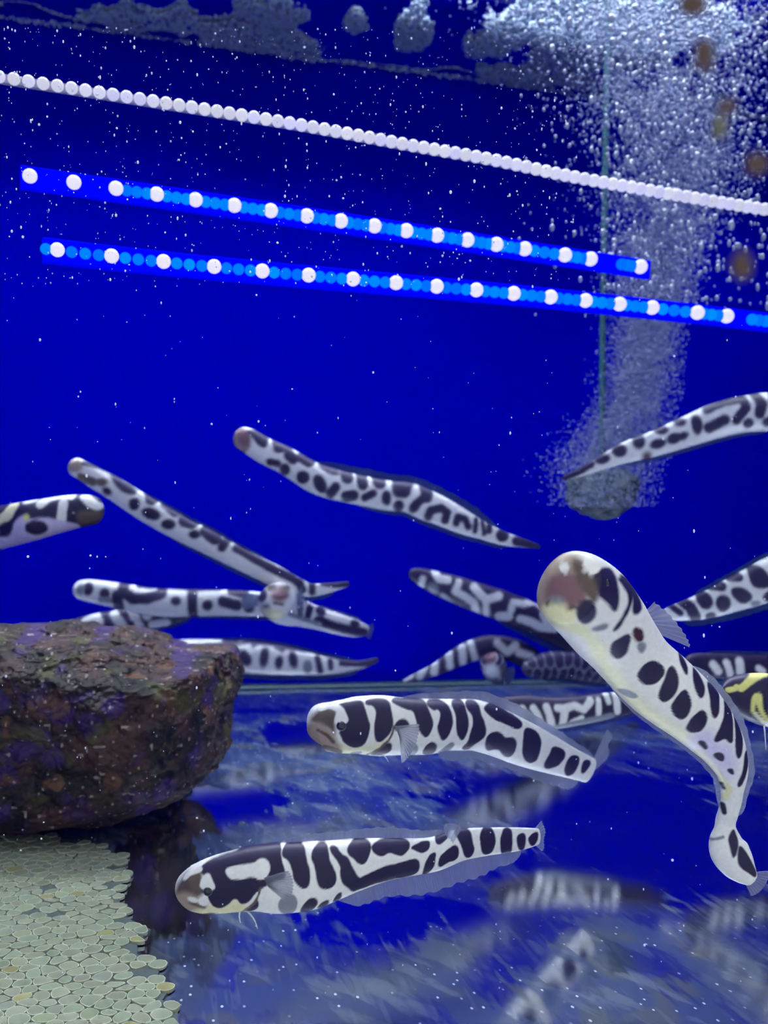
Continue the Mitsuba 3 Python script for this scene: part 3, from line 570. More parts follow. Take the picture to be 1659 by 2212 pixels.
# --- half hidden behind the rock's crest
make_fish('convict_goby', [(128, 1366, 12), (150, 1362, 20), (200, 1352, 26), (260, 1345, 30), (310, 1330, 32), (360, 1322, 30), (410, 1312, 22), (440, 1306, 8)], [.47, .49], cap=16, wr=.7, base='d',
          marks=[('line', 'w', zE((230, 560), (330, 510), (370, 560)), 9, 3), ('line', 'w', zE((510, 490), (560, 540), (600, 590)), 9, 3), ('line', 'w', zE((560, 380), (680, 390), (720, 500)), 10, 3), ('line', 'w', zE((840, 500), (870, 420), (940, 350)), 9, 3), ('line', 'w', zE((890, 590), (1020, 570)), 8, 4), ('oval', 'w', zE((760, 590))[0], 8, 12, -20, 3), ('line', 'w', zE((1000, 470), (1180, 470)), 8, 4)],
          fincol=(.05, .11, .24), soft=3, anal=(.4, .9, [4, 6, 6]), label='dark goby half hidden behind the crest of the brown rock')

# --- low behind the rock, tail to the right
zG = frame_z((340, 1360), 3.318)
mk = [('line', 'w', zG((70, 110), (200, 80), (320, 70), (470, 60)), 6, 4), ('oval', 'w', zG((195, 130))[0], 10, 9, 0, 3), ('poly', 'w', zG((440, 100), (560, 130), (620, 60), (720, 120), (830, 90), (960, 120), (1040, 150), (1120, 170), (1200, 190), (1300, 220), (1400, 270), (1520, 260), (1300, 300), (1000, 320), (700, 300), (540, 270), (540, 160)), 3),
      ('oval', 'd', zG((640, 195))[0], 12, 17, -30), ('oval', 'd', zG((775, 190))[0], 9, 21, 8), ('oval', 'd', zG((880, 225))[0], 8, 13, 5), ('oval', 'd', zG((980, 210))[0], 9, 16, -10), ('oval', 'g', zG((1080, 260))[0], 9, 14, 0), ('line', 'd', zG((1150, 200), (1170, 290)), 6), ('line', 'd', zG((1240, 220), (1245, 270)), 5), ('line', 'd', zG((860, 110), (900, 130)), 6), ('line', 'd', zG((680, 70), (700, 100)), 6), ('line', 'd', zG((1320, 240), (1480, 245), (1560, 215)), 5), ('line', 'd', zG((480, 75), (580, 95), (680, 80), (760, 95), (860, 105), (960, 130), (1100, 150), (1250, 190), (1330, 215)), 3.5)]
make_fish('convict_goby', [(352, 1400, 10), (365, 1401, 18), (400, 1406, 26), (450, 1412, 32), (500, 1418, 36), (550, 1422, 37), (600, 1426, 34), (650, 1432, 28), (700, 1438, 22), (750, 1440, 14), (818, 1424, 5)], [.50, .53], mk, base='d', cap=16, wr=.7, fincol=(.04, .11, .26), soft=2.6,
          dorsal=(.2, .9, [4, 6, 6, 5]), anal=(.3, .9, [6, 9, 9, 7]), label='goby low behind the right end of the brown rock, its tail to the right')

# --- centre right, head left, passing behind the big fish
zJ = frame_z((870, 1200), 3.858)
mk = [('line', 'w', zJ((165, 190), (150, 250)), 6, 3), ('line', 'w', zJ((265, 140), (300, 190), (370, 200)), 7.5), ('line', 'w', zJ((460, 220), (430, 290), (520, 340), (590, 390), (610, 480)), 7), ('line', 'w', zJ((590, 260), (640, 320), (690, 360), (790, 330)), 8), ('line', 'w', zJ((680, 360), (690, 500)), 6), ('line', 'w', zJ((890, 450), (910, 380), (1000, 400), (1090, 370), (1150, 420), (1220, 490)), 6.5),
      ('line', 'w', zJ((800, 500), (870, 500)), 9), ('line', 'w', zJ((970, 520), (1070, 550), (1130, 590), (1250, 600)), 8), ('line', 'w', zJ((1160, 480), (1190, 570)), 7), ('line', 'g', zJ((330, 330), (420, 420), (560, 480)), 5, 4), ('oval', 'g', zJ((250, 270))[0], 9, 11, -30, 4), ('line', 'w', zJ((1350, 600), (1500, 740), (1700, 860)), 10, 4)]
make_fish('convict_goby', [(884, 1236, 8), (892, 1239, 14), (912, 1247, 20), (945, 1260, 26), (985, 1274, 30), (1030, 1290, 32), (1075, 1305, 33), (1120, 1322, 33), (1165, 1342, 32), (1210, 1366, 30), (1260, 1392, 28), (1320, 1430, 22), (1380, 1470, 10)], [.53, .545, .57], mk, base='d', cap=14, wr=.7, fincol=(.04, .12, .30), soft=2.2,
          anal=(.38, .95, [5, 12, 14, 14, 12]), label='dark goby with white scrawls, facing left, passing behind the big goby\'s head')

# --- right edge, tail left
zK = frame_z((1400, 1180), 6.405)
mk = [('line', 'd', zK((450, 750), (560, 840), (640, 980)), 9), ('line', 'd', zK((320, 830), (430, 920)), 4), ('oval', 'd', zK((755, 740))[0], 13, 17, -25), ('oval', 'd', zK((1000, 780))[0], 13, 15, -10), ('line', 'd', zK((860, 540), (980, 545)), 8), ('line', 'd', zK((1110, 420), (1210, 420)), 7), ('poly', 'd', zK((1080, 600), (1240, 560), (1390, 690), (1290, 770), (1210, 750))), ('poly', 'd', zK((1360, 270), (1500, 280), (1560, 370), (1625, 500), (1540, 560), (1420, 550), (1360, 480))),
      ('oval', 'd', zK((1640, 680))[0], 14, 10, 0), ('poly', 'd', zK((1650, 170), (1800, 150), (1850, 400), (1720, 420))), ('line', 'd', zK((1800, 550), (1900, 600)), 14), ('line', 'd', zK((2000, 200), (2050, 350)), 16), ('oval', 'd', zK((840, 960))[0], 8, 6, 0), ('oval', 'g', zK((1440, 780))[0], 10, 6, 0)]
make_fish('convict_goby', [(1860, 1190, 20), (1840, 1198, 40), (1800, 1212, 48), (1740, 1226, 50), (1680, 1244, 47), (1630, 1266, 43), (1580, 1286, 37), (1535, 1304, 31), (1495, 1316, 25), (1455, 1324, 17), (1425, 1330, 8)], [.36, .40], mk, cap=16, wr=.7, flip=True, anal=(.3, .9, [12, 14, 14, 10]), dorsal=(.2, .8, [8, 8, 6]), fincol=(.04, .12, .30), soft=2,
          label='spotted goby cut by the right edge, tail beside the big goby\'s breast fin')

# --- upper right, tail over the bubbles
zI = frame_z((1190, 830), 3.537)
mk = [('line', 'd', zI((100, 715), (200, 670), (300, 610)), 6), ('oval', 'd', zI((385, 570))[0], 13, 9, -10), ('oval', 'd', zI((515, 510))[0], 13, 12, 0), ('oval', 'd', zI((660, 440))[0], 11, 14, 10, 3), ('oval', 'd', zI((825, 350))[0], 12, 8, 0), ('oval', 'd', zI((800, 460))[0], 13, 8, -15), ('oval', 'd', zI((970, 295))[0], 10, 7, -15), ('oval', 'd', zI((920, 420))[0], 12, 9, -20), ('oval', 'd', zI((990, 400))[0], 8, 6, -30),
      ('oval', 'd', zI((1090, 315))[0], 9, 17, -8), ('line', 'd', zI((1180, 340), (1300, 280)), 9), ('line', 'd', zI((1170, 205), (1300, 145), (1400, 130)), 6), ('line', 'd', zI((1440, 110), (1460, 190), (1390, 280)), 8), ('line', 'd', zI((1540, 90), (1580, 160), (1560, 230)), 9), ('oval', 'd', zI((1480, 305))[0], 9, 8, 0), ('oval', 'd', zI((1640, 295))[0], 12, 9, 0), ('line', 'd', zI((1680, 70), (1720, 190)), 11), ('oval', 'd', zI((1780, 300))[0], 12, 10, 0), ('line', 'd', zI((1850, 60), (1880, 200)), 12), ('oval', 'r', zI((725, 565))[0], 10, 12, 0, 5)]
make_fish('convict_goby', [(1850, 895, 20), (1830, 893, 40), (1780, 890, 45), (1710, 888, 44), (1650, 890, 42), (1600, 896, 40), (1550, 908, 39), (1500, 926, 35), (1450, 945, 31), (1400, 963, 27), (1350, 978, 23), (1300, 1000, 15), (1260, 1018, 10), (1214, 1034, 5)], [.38, .42, .44], mk, cap=16, wr=.7, flip=True, anal=(.3, .8, [6, 8, 8, 6]), fincol=(.10, .16, .34), soft=2.4,
          label='goby at the upper right edge, its tail crossing above the air stone')

# --- bottom dwellers at the back
make_fish('convict_goby', [(1180, 1452, 10), (1165, 1440, 20), (1140, 1420, 25), (1100, 1402, 26), (1060, 1397, 26), (1020, 1405, 24), (980, 1424, 20), (940, 1446, 14), (900, 1462, 9), (868, 1474, 4)], [.56, .56, .55], cap=14, wr=.7, flip=True, base='d',
          marks=[('line', 'w', zJ((20, 1020), (60, 1000)), 7, 3), ('line', 'w', zJ((180, 930), (140, 1000)), 7, 3), ('line', 'w', zJ((270, 870), (260, 970)), 7, 3), ('line', 'w', zJ((380, 800), (390, 920)), 7, 3), ('line', 'w', zJ((490, 760), (500, 890)), 7, 3), ('line', 'w', zJ((560, 720), (600, 860)), 6, 3), ('line', 'w', zJ((780, 720), (860, 800), (930, 740)), 7, 3), ('line', 'w', zJ((960, 800), (1060, 830)), 7, 3)],
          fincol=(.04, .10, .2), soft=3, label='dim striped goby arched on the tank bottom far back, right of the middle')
f14 = make_fish('convict_goby', [(1058, 1420, 14), (1060, 1424, 22), (1063, 1432, 27), (1068, 1444, 27), (1076, 1456, 24), (1090, 1466, 14)], [.535, .537, .54, .545, .552, .56], cap=12, wr=.85, gen=(5, .8), marks=[('oval', 'p', (1059, 1414), 12, 16, 0, 5), ('oval', 'n', (1059, 1402), 12, 5, 0, 4), ('oval', 'w', (1060, 1448), 15, 14, 0, 5)], soft=3,
                label='small pale goby facing the viewer far back, in front of the arched goby')
fan(f14, (1078, 1452), (1110, 1440), (1096, 1480), .545, .54, colr=(.15, .2, .35), rays=6, width=5)
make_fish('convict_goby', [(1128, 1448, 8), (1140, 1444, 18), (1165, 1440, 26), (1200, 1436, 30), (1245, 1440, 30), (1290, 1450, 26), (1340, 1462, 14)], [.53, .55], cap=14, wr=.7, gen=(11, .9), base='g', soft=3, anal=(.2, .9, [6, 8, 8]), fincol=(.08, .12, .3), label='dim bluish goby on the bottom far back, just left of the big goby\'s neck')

# --- behind the middle fish
mk = [('line', 'w', z4((710, 260), (740, 320)), 7), ('line', 'w', z4((820, 250), (870, 330), (910, 450)), 6.5), ('line', 'w', z4((950, 240), (990, 360), (1010, 470)), 7), ('line', 'w', z4((1060, 250), (1120, 260), (1230, 230), (1320, 270), (1390, 190)), 7), ('line', 'w', z4((1130, 280), (1110, 440)), 7), ('line', 'w', z4((1200, 400), (1300, 350)), 5), ('line', 'w', z4((1470, 180), (1470, 330)), 5), ('line', 'w', z4((1550, 130), (1570, 200)), 5), ('line', 'w', z4((600, 240), (640, 300)), 6), ('line', 'g', z4((1000, 470), (1300, 400), (1600, 340)), 7, 5), ('line', 'w', z4((1640, 120), (1660, 300)), 6)]
make_fish('convict_goby', [(1058, 1532, 10), (1070, 1532, 22), (1100, 1533, 30), (1140, 1536, 35), (1190, 1540, 35), (1240, 1536, 32), (1290, 1528, 30), (1340, 1520, 26), (1390, 1512, 22), (1450, 1505, 8)], [.345, .350, .356], mk, base='d', cap=14, wr=.7, anal=(.2, .9, [5, 8, 8, 6]), fincol=(.08, .13, .34), soft=2,
          label='goby with bluish white bars, half hidden between the two foremost right gobies')

# --- yellow-marked fish at the right edge
zL = frame_z((1459, 1380), 8.295)
mk = [('line', 'y', zL((1110, 860), (1230, 760), (1330, 690), (1480, 620), (1660, 590)), 6), ('poly', 'y', zL((1280, 980), (1360, 930), (1430, 940), (1430, 1150), (1480, 1290), (1600, 1400), (1560, 1420), (1440, 1320), (1390, 1180), (1340, 1080), (1310, 1140), (1320, 1250), (1260, 1270)), 1.5), ('poly', 'y', zL((1580, 1160), (1640, 1120), (1800, 1150), (1800, 1350), (1660, 1360), (1570, 1260)), 2), ('line', 'y', zL((920, 910), (1020, 870), (1050, 830)), 4), ('line', 'c', zL((1330, 1290), (1500, 1440), (1660, 1510)), 3), ('line', 'w', zL((1580, 1480), (1659, 1530)), 4), ('line', 'y', zL((1800, 700), (1900, 900), (1850, 1100)), 7), ('line', 'w', zL((2000, 800), (2100, 1300)), 9)]
f17 = make_fish('convict_goby', [(1560, 1487, 10), (1572, 1490, 26), (1595, 1497, 42), (1630, 1506, 53), (1670, 1514, 58), (1720, 1520, 58), (1790, 1520, 52), (1880, 1510, 40), (1980, 1490, 16)], [.235, .24, .25, .27], mk, base='d', cap=16, wr=.7, soft=1.5, anal=(.5, .9, [8, 12, 10]), label='dark goby with yellow curved marks on its head, cut by the right edge')
thread(f17, [(1650, 1568), (1652, 1590), (1654, 1620)], [.235, .234, .233], 2.2)
eye(f17, 1652, 1490, 7)
make_fish('convict_goby', [(1478, 1432, 10), (1495, 1432, 20), (1530, 1436, 26), (1580, 1440, 28), (1640, 1442, 28), (1710, 1444, 22), (1780, 1440, 8)], [.36, .38], cap=14, wr=.7, base='d', marks=[('line', 'w', zL((620, 430), (720, 560)), 7, 3), ('line', 'w', zL((860, 400), (930, 600)), 6, 3), ('line', 'w', zL((1090, 390), (1100, 560)), 8, 3), ('line', 'w', zL((1430, 500), (1500, 560)), 6, 3), ('line', 'w', (1650, ) and [(1665, 1430), (1672, 1455)], 6, 3)], fincol=(.04, .10, .25), soft=3,
          dorsal=(.15, .9, [5, 7, 7]), label='dim barred goby behind the yellow-marked goby at the right edge')

# ------------------------------------------------------------------ rock
def inflate(outline, d, thick, nth=220, nph=90, seed=3, amp=0.004, scale=90, pw=0.55):
    o = chaikin(np.array(outline, float), 2); c = o.mean(0)
    ang = np.unwrap(np.arctan2(o[:, 1] - c[1], o[:, 0] - c[0])); rad = np.hypot(*(o - c).T)
    od = np.argsort(ang % (2 * math.pi)); a_, r_ = (ang % (2 * math.pi))[od], rad[od]
    th = np.linspace(0, 2 * math.pi, nth, endpoint=False); ph = np.linspace(-math.pi / 2, math.pi / 2, nph)
    rr = np.interp(th, a_, r_, period=2 * math.pi)
    cp = np.sign(np.cos(ph)) * abs(np.cos(ph)) ** pw
    px = c[0] + (rr * np.cos(th))[None] * cp[:, None]; py = c[1] + (rr * np.sin(th))[None] * cp[:, None]
    base = EYE + d * fwd
    V = base + ((px - W / 2)[..., None] * R_ + (H / 2 - py)[..., None] * U_) * d / F + (thick * np.sin(ph))[:, None, None] * np.array([math.sin(YAW), math.cos(YAW), 0])
    V = V.reshape(-1, 3); cen = P(c[0], c[1], d)
    n = V - cen; n /= np.linalg.norm(n, axis=1, keepdims=True)
    w = meshkit.fbm(V * scale, 4, seed) - 0.5 + 0.9 * (meshkit.fbm(V * scale * 0.35, 2, seed + 5) - 0.5)
    pits = np.clip(meshkit.noise(V * scale * 3.2, seed + 9) - 0.62, 0, 1)
    V = V + n * (amp * 2 * w - amp * 0.9 * pits)[:, None]
    i, j = np.meshgrid(np.arange(nph - 1), np.arange(nth), indexing='ij')
    f = np.stack([i * nth + j, i * nth + (j + 1) % nth, (i + 1) * nth + (j + 1) % nth, (i + 1) * nth + j], -1).reshape(-1, 4)
    return V, f


def rock_col(p, n, uv):
    s = 1.0
    a = fbm(p.x * 90, p.y * 90, p.z * 90, 4)
    b = smooth(0.60, 0.68, fbm(p.x * 125 + 9, p.y * 125, p.z * 125, 3))        # purple coralline crust
    g = smooth(0.60, 0.74, fbm(p.x * 110 + 3, p.y * 110, p.z * 110 + 8, 3))  # olive turf
    o = smooth(0.62, 0.75, fbm(p.x * 130 + 30, p.y * 130, p.z * 130, 3))     # ochre
    w = smooth(0.76, 0.92, noise(p.x * 800, p.y * 700, p.z * 700))           # pale grains
    c = mikit.mix((0.005, 0.003, 0.0025), (0.052, 0.022, 0.015), smooth(0.34, 0.72, a))
    v1, _, vr = vor(p.x * 88 + 3 + 0.7 * a, p.z * 88 + 0.7 * a)                              # round purple polyp patches
    b = dr.maximum(b * 0.6, (1 - smooth(0.22, 0.40, v1)) * smooth(0.5, 0.6, vr))
    c = mikit.mix(c, (0.030, 0.010, 0.085), b * 0.8)
    c = c * (0.55 + 0.9 * fbm(p.x * 420, p.y * 420, p.z * 420, 3))
    c = mikit.mix(c, (0.055, 0.052, 0.008), g * 0.75)
    c = mikit.mix(c, (0.12, 0.055, 0.025), o * 0.7)
    return mikit.mix(c, (0.36, 0.30, 0.28), w * 0.6)


def rock_bump(p, n, uv):
    return fbm(p.x * 500, p.y * 500, p.z * 500, 3) + 0.8 * noise(p.x * 220, p.y * 220, p.z * 220)


scene['rock_face'] = dict(type='bumpmap', bump=mikit.proc(rock_bump, 3e-4), scale=0.0026, b=dict(type='principled', base_color=mikit.proc(rock_col), roughness=0.7, specular=0.4))
rv, rf = inflate([(-170, 1420), (-120, 1366), (0, 1354), (100, 1354), (200, 1358), (290, 1366), (350, 1394), (400, 1411), (460, 1408), (500, 1412), (508, 1500), (486, 1545), (486, 1600), (470, 1654), (430, 1696), (350, 1726), (280, 1742), (150, 1759), (0, 1764), (-120, 1744), (-190, 1600)], .330, 0.055, nth=560, nph=240, amp=0.0042, pw=0.42)
rv[:, 2] = np.maximum(rv[:, 2], 0.0005 + 0.0 * rv[:, 2])
scene['live_rock'] = mikit.ply((rv, rf), 'rock_face', smooth=True)
tag('live_rock', 'dark reddish brown live rock with purple crust, lying on the tank bottom at the left', 'rock')

# ------------------------------------------------------------------ honeycomb mat of pale cells
scene['cell_pale'] = dict(type='principled', base_color=dict(type='mesh_attribute', name='vertex_color'), roughness=0.45, specular=0.4)
scene['cell_edge'] = dict(type='principled', base_color=rgb(0.035, 0.05, 0.045), roughness=0.7)
edge_px = [(-160, 1800), (60, 1800), (180, 1822), (270, 1852), (278, 1880), (262, 1930), (262, 1965), (285, 1990), (330, 2012), (300, 2040), (300, 2065), (352, 2085), (345, 2110), (372, 2140), (355, 2165), (388, 2190), (392, 2290), (-160, 2290)]
mat_poly = np.array([on_floor(x, y)[:2] for x, y in edge_px])
from shapely.geometry import Polygon, Point
from shapely import affinity
mp = Polygon(mat_poly).buffer(0)
mx0, my0, mx1, my1 = mp.bounds
# a slightly disordered hexagonal grid
pit = 0.0042
g = []
row = 0
y_ = my0 - pit
while y_ < my1 + pit:
    x_ = mx0 - pit + (pit / 2 if row % 2 else 0)
    while x_ < mx1 + pit:
        g.append((x_, y_)); x_ += pit
    y_ += pit * 0.78; row += 1
g = np.array(g) + rng.normal(0, pit * 0.15, (len(g), 2))
vo = Voronoi(g)
cells = []
for k_, reg in enumerate(vo.point_region):
    rg = vo.regions[reg]
    if -1 in rg or len(rg) < 4: continue
    if not mp.contains(Point(g[k_])): continue
    if rng.random() < 0.035: continue                    # lost cells
    pg = Polygon(vo.vertices[rg]).buffer(-pit * (0.008 if rng.random() < .85 else 0.07))
    if pg.area < pit * pit * 0.25: continue
    cells.append((k_, chaikin(np.array(pg.exterior.coords)[:-1], 1) if len(pg.exterior.coords) > 4 else None))
cells = [c for c in cells if c[1] is not None]


def cell_mesh(poly, hgt, tilt):
    c = poly.mean(0); n = len(poly)
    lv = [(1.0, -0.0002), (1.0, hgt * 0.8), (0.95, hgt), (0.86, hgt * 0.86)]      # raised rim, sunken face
    v = np.vstack([np.c_[c + (poly - c) * s, np.full(n, z) + ((poly - c) * s @ tilt if z > 0 else 0)] for s, z in lv] + [[[*c, hgt * 0.82]]])
    f = []
    for a in range(len(lv) - 1):
        for j in range(n):
            k2 = (j + 1) % n
            f += [[a * n + j, a * n + k2, (a + 1) * n + k2], [a * n + j, (a + 1) * n + k2, (a + 1) * n + j]]
    a = len(lv) - 1
    f += [[a * n + j, a * n + (j + 1) % n, (a + 1) * n] for j in range(n)]
    v = np.array(v)
    fa = np.array(f)
    x = np.cross(v[fa[-1, 1]] - v[fa[-1, 0]], v[fa[-1, 2]] - v[fa[-1, 0]])
    f0 = np.array([0.225, 0.250, 0.160]) * rng.uniform(.86, 1.12) + rng.normal(0, .006, 3)
    if rng.random() < 0.035: f0 = f0 * [1.12, .97, .62]
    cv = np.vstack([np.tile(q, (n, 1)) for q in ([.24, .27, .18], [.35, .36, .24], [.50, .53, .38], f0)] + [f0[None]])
    return v, fa if x[2] > 0 else fa[:, ::-1], cv


def pix(p):
    q = p - EYE; d = q @ fwd
    return W / 2 + F * (q @ R_) / d, H / 2 - F * (q @ U_) / d, d


info = []
for k_, poly in cells:
    x, y, d = pix(np.array([*g[k_], 0.0008]))
    info.append((not (-10 < x < W and y < H + 10), d, k_, poly))
info.sort(key=lambda t: (t[0], t[1]))
rest = []
mat_base = mp.buffer(-0.0004)
if mat_base.geom_type != 'Polygon': mat_base = max(mat_base.geoms, key=lambda q: q.area)
mb = trimesh.creation.extrude_polygon(mat_base, 0.0006, engine='earcut')
scene['honeycomb_mat__backing'] = mikit.ply(mb, 'cell_edge')
tag('honeycomb_mat', 'pale greenish mat of small rounded cells lying on the tank bottom at lower left', 'mat')
for m_, (_, d, k_, poly) in enumerate(info):
    v, f, cv = cell_mesh(poly, 0.00045 + 0.0003 * rng.random(), rng.normal(0, 0.035, 2))
    v[:, 2] += 0.0005
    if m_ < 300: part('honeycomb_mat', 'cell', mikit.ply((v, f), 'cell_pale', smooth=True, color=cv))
    else: rest.append((v, f, cv))
scene['honeycomb_mat__far_cells'] = mikit.ply((np.vstack([r[0] for r in rest]), np.vstack([r[1] + o for r, o in zip(rest, np.cumsum([0] + [len(r[0]) for r in rest]))])), 'cell_pale', smooth=True, color=np.vstack([r[2] for r in rest]))
tag('honeycomb_mat__far_cells', kind='stuff')

# ------------------------------------------------------------------ lights mirrored in the front glass, built as glowing strips
def reflection_bsdf(): return dict(type='diffuse', reflectance=rgb(0.5, 0.5, 0.5))


ICO = trimesh.creation.icosphere(subdivisions=2)


def led_reflection(parent, c, r, bsdf):
    part(parent, 'led_reflection', mikit.ply(mikit_mesh(np.array(ICO.vertices) * r + c, ICO.faces), bsdf, smooth=True))


scene['reflection_white'] = dict(type='principled', base_color=rgb(0.12, 0.12, 0.12), roughness=0.5, specular=0.2)


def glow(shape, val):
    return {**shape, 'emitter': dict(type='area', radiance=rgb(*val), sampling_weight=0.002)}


def row_curve(px, d):
    px = np.array(px, float); t = np.r_[0, np.cumsum(np.hypot(*np.diff(px, axis=0).T))]
    pts = np.array([P(x, y, dd) for (x, y), dd in zip(px, np.interp(t, [0, t[-1]], d))])
    return CubicSpline(np.r_[0, np.cumsum(np.linalg.norm(np.diff(pts, axis=0), axis=1))], pts)


def flat_bar(curve, s0, s1, wid, thick, n=60):
    s = np.linspace(s0, s1, n); c = curve(s); t = curve(s, 1); t /= np.linalg.norm(t, axis=1, keepdims=True)
    up = np.cross(t, fwd); up /= np.linalg.norm(up, axis=1, keepdims=True); up *= np.sign(up @ U_)[:, None]
    bk = np.cross(t, up); bk *= np.sign(bk @ fwd)[:, None]
    sec = [(-1, 0), (-.85, -1), (.85, -1), (1, 0), (.85, 1), (-.85, 1)]
    v = np.stack([c + up * a * wid + bk * b * thick for a, b in sec], 1).reshape(-1, 3); k = len(sec)
    i, j = np.meshgrid(np.arange(n - 1), np.arange(k), indexing='ij')
    f = np.stack([i * k + j, i * k + (j + 1) % k, (i + 1) * k + (j + 1) % k, (i + 1) * k + j], -1).reshape(-1, 4)
    caps = np.array([[0, a, a + 1] for a in range(1, k - 1)]); caps = np.vstack([caps, caps[:, ::-1] + (n - 1) * k])
    m = trimesh.Trimesh(v, np.vstack([f[:, [0, 1, 2]], f[:, [0, 2, 3]], caps]), process=False); m.fix_normals()
    return m, bk


scene['reflection_backing'] = dict(type='principled', base_color=rgb(0.30, 0.30, 0.42), roughness=0.5)
scene['reflection_blue'] = dict(type='principled', base_color=rgb(0.0, 0.002, 0.72), roughness=0.9, specular=0.0)
# white row: reflected round lights put in as glowing beads
cw_ = row_curve([(-30, 166), (200, 202), (440, 240), (700, 283), (900, 320), (1080, 352), (1200, 378), (1330, 402), (1480, 428), (1700, 462)], (.285, .40))
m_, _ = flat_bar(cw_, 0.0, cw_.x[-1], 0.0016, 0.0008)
scene['white_reflection_row__reflection_band'] = mikit.ply(m_, 'reflection_backing')
tag('white_reflection_row', 'row of glowing beads standing in for white lights reflected in the front glass', 'light reflection')
s_ = 0.0
kk = 0
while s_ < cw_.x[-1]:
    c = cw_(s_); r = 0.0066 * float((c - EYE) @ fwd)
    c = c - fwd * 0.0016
    key = part('white_reflection_row', 'led_reflection', mikit.ply(mikit_mesh(np.array(ICO.vertices) * [r, r, r] + c, ICO.faces), 'reflection_white', smooth=True))
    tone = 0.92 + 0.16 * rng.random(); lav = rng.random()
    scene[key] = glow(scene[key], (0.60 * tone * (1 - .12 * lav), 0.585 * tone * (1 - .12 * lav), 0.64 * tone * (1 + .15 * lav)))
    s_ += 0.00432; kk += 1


def blue_row(name, label, px, d, whites, reflection_bar, blues):  # glowing bar and beads in place of blue lights mirrored in the glass
    cur = row_curve(px, d); xs = np.linspace(0, cur.x[-1], 800); pxs = np.array([pix(cur(s))[0] for s in xs])
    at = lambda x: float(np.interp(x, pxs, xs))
    m, _ = flat_bar(cur, at(reflection_bar[0]), at(reflection_bar[1]), 0.0042, 0.0010)
    k0 = part(name, 'reflection_bar', mikit.ply(m, 'reflection_blue')); scene[k0] = glow(scene[k0], (0.0, 0.0, 0.42))
    tag(name, label, 'light reflection')
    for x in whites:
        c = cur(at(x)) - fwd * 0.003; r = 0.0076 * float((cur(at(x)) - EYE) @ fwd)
        k1 = part(name, 'white_reflection', mikit.ply(mikit_mesh(np.array(ICO.vertices) * r + c, ICO.faces), 'reflection_white', smooth=True))
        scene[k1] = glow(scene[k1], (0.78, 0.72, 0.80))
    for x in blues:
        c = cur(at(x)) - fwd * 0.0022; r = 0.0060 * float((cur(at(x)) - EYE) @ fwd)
        k1 = part(name, 'blue_reflection', mikit.ply(mikit_mesh(np.array(ICO.vertices) * r + c, ICO.faces), 'reflection_blue', smooth=True))
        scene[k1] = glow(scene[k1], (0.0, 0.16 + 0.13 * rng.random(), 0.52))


def between(ws, n, skip=()):
    o = []
    for i_, (a, b) in enumerate(zip(ws[:-1], ws[1:])):
        if i_ in skip: continue
        o += list(np.linspace(a, b, n + 2)[1:-1])
    return o


W1 = [72, 166, 256, 343, 426, 509, 587, 664, 737, 809, 877, 943, 1008, 1070, 1131, 1217, 1272, 1379]
W2 = [131, 247, 358, 466, 569, 668, 763, 855, 942, 1027, 1107, 1186, 1261, 1334, 1404, 1501, 1564]
blue_row('blue_reflection_row', 'upper of two glowing blue bars standing in for lights reflected in the front glass', [(20, 380), (400, 434), (800, 492), (1131, 542), (1430, 588)], (.31, .40), W1, (44, 1402), between(W1[2:], 3, (14,)) + [1340, 1352, 1362])
blue_row('blue_reflection_row_001', 'lower of two glowing blue bars standing in for lights reflected in the front glass', [(60, 537), (500, 584), (1000, 628), (1404, 668), (1720, 705)], (.29, .40), W2, (92, 1720), [105, 160] + between(W2, 3, ()) + [1620, 1635, 1650])

# ------------------------------------------------------------------ air stone, bubbles, foam, specks
av, af = inflate([(1222, 1050), (1235, 1020), (1290, 1005), (1350, 1015), (1385, 1040), (1380, 1080), (1350, 1110), (1300, 1122), (1250, 1105), (1225, 1085)], .50, 0.016, nth=90, nph=50, seed=21, amp=0.003, scale=160, pw=.9)


def stone_col(p, n, uv):
    return mikit.mix((0.012, 0.02, 0.035), (0.13, 0.16, 0.15), smooth(0.35, 0.75, fbm(p.x * 200, p.y * 200, p.z * 200, 3)))


scene['stone_face'] = dict(type='principled', base_color=mikit.proc(stone_col), roughness=0.8)
part('air_stone', 'stone', mikit.ply((av, af), 'stone_face', smooth=True))
tag('air_stone', 'dark rough air stone hanging on a green air hose in the bubbles at right', 'air stone')
hp = np.array([P(1302, 1015, .500), P(1301, 900, .503), P(1302, 700, .508), P(1306, 450, .514), P(1310, 200, .52), P(1314, -60, .525)])
tq = np.linspace(0, 1, 60); hc = np.stack([PchipInterpolator(np.linspace(0, 1, len(hp)), hp[:, k])(tq) for k in range(3)], 1)
an = np.linspace(0, 2 * math.pi, 16, endpoint=False)
hv = hc[:, None] + 0.0018 * (np.cos(an)[None, :, None] * R_ + np.sin(an)[None, :, None] * fwd)
i, j = np.meshgrid(np.arange(59), np.arange(16), indexing='ij')
hf = np.stack([i * 16 + j, i * 16 + (j + 1) % 16, (i + 1) * 16 + (j + 1) % 16, (i + 1) * 16 + j], -1).reshape(-1, 4)
scene['hose_green'] = dict(type='twosided', b=dict(type='principled', base_color=rgb(0.02, 0.085, 0.10), roughness=0.35, specular=0.5))
part('air_stone', 'hose', mikit.ply((hv.reshape(-1, 3), hf), 'hose_green', smooth=True))
tag('air_stone__hose', 'thin green air hose')
OCT = trimesh.creation.icosphere(subdivisions=1)


def balls(cent, rad, stretch=None):
    v = np.array(OCT.vertices); n = len(v)
    V = cent[:, None] + rad[:, None, None] * v[None] * (1 if stretch is None else stretch[:, None])
    Fs = np.array(OCT.faces)[None] + (np.arange(len(cent)) * n)[:, None, None]
    return trimesh.Trimesh(V.reshape(-1, 3), Fs.reshape(-1, 3), process=False)


TINY = trimesh.creation.icosahedron()


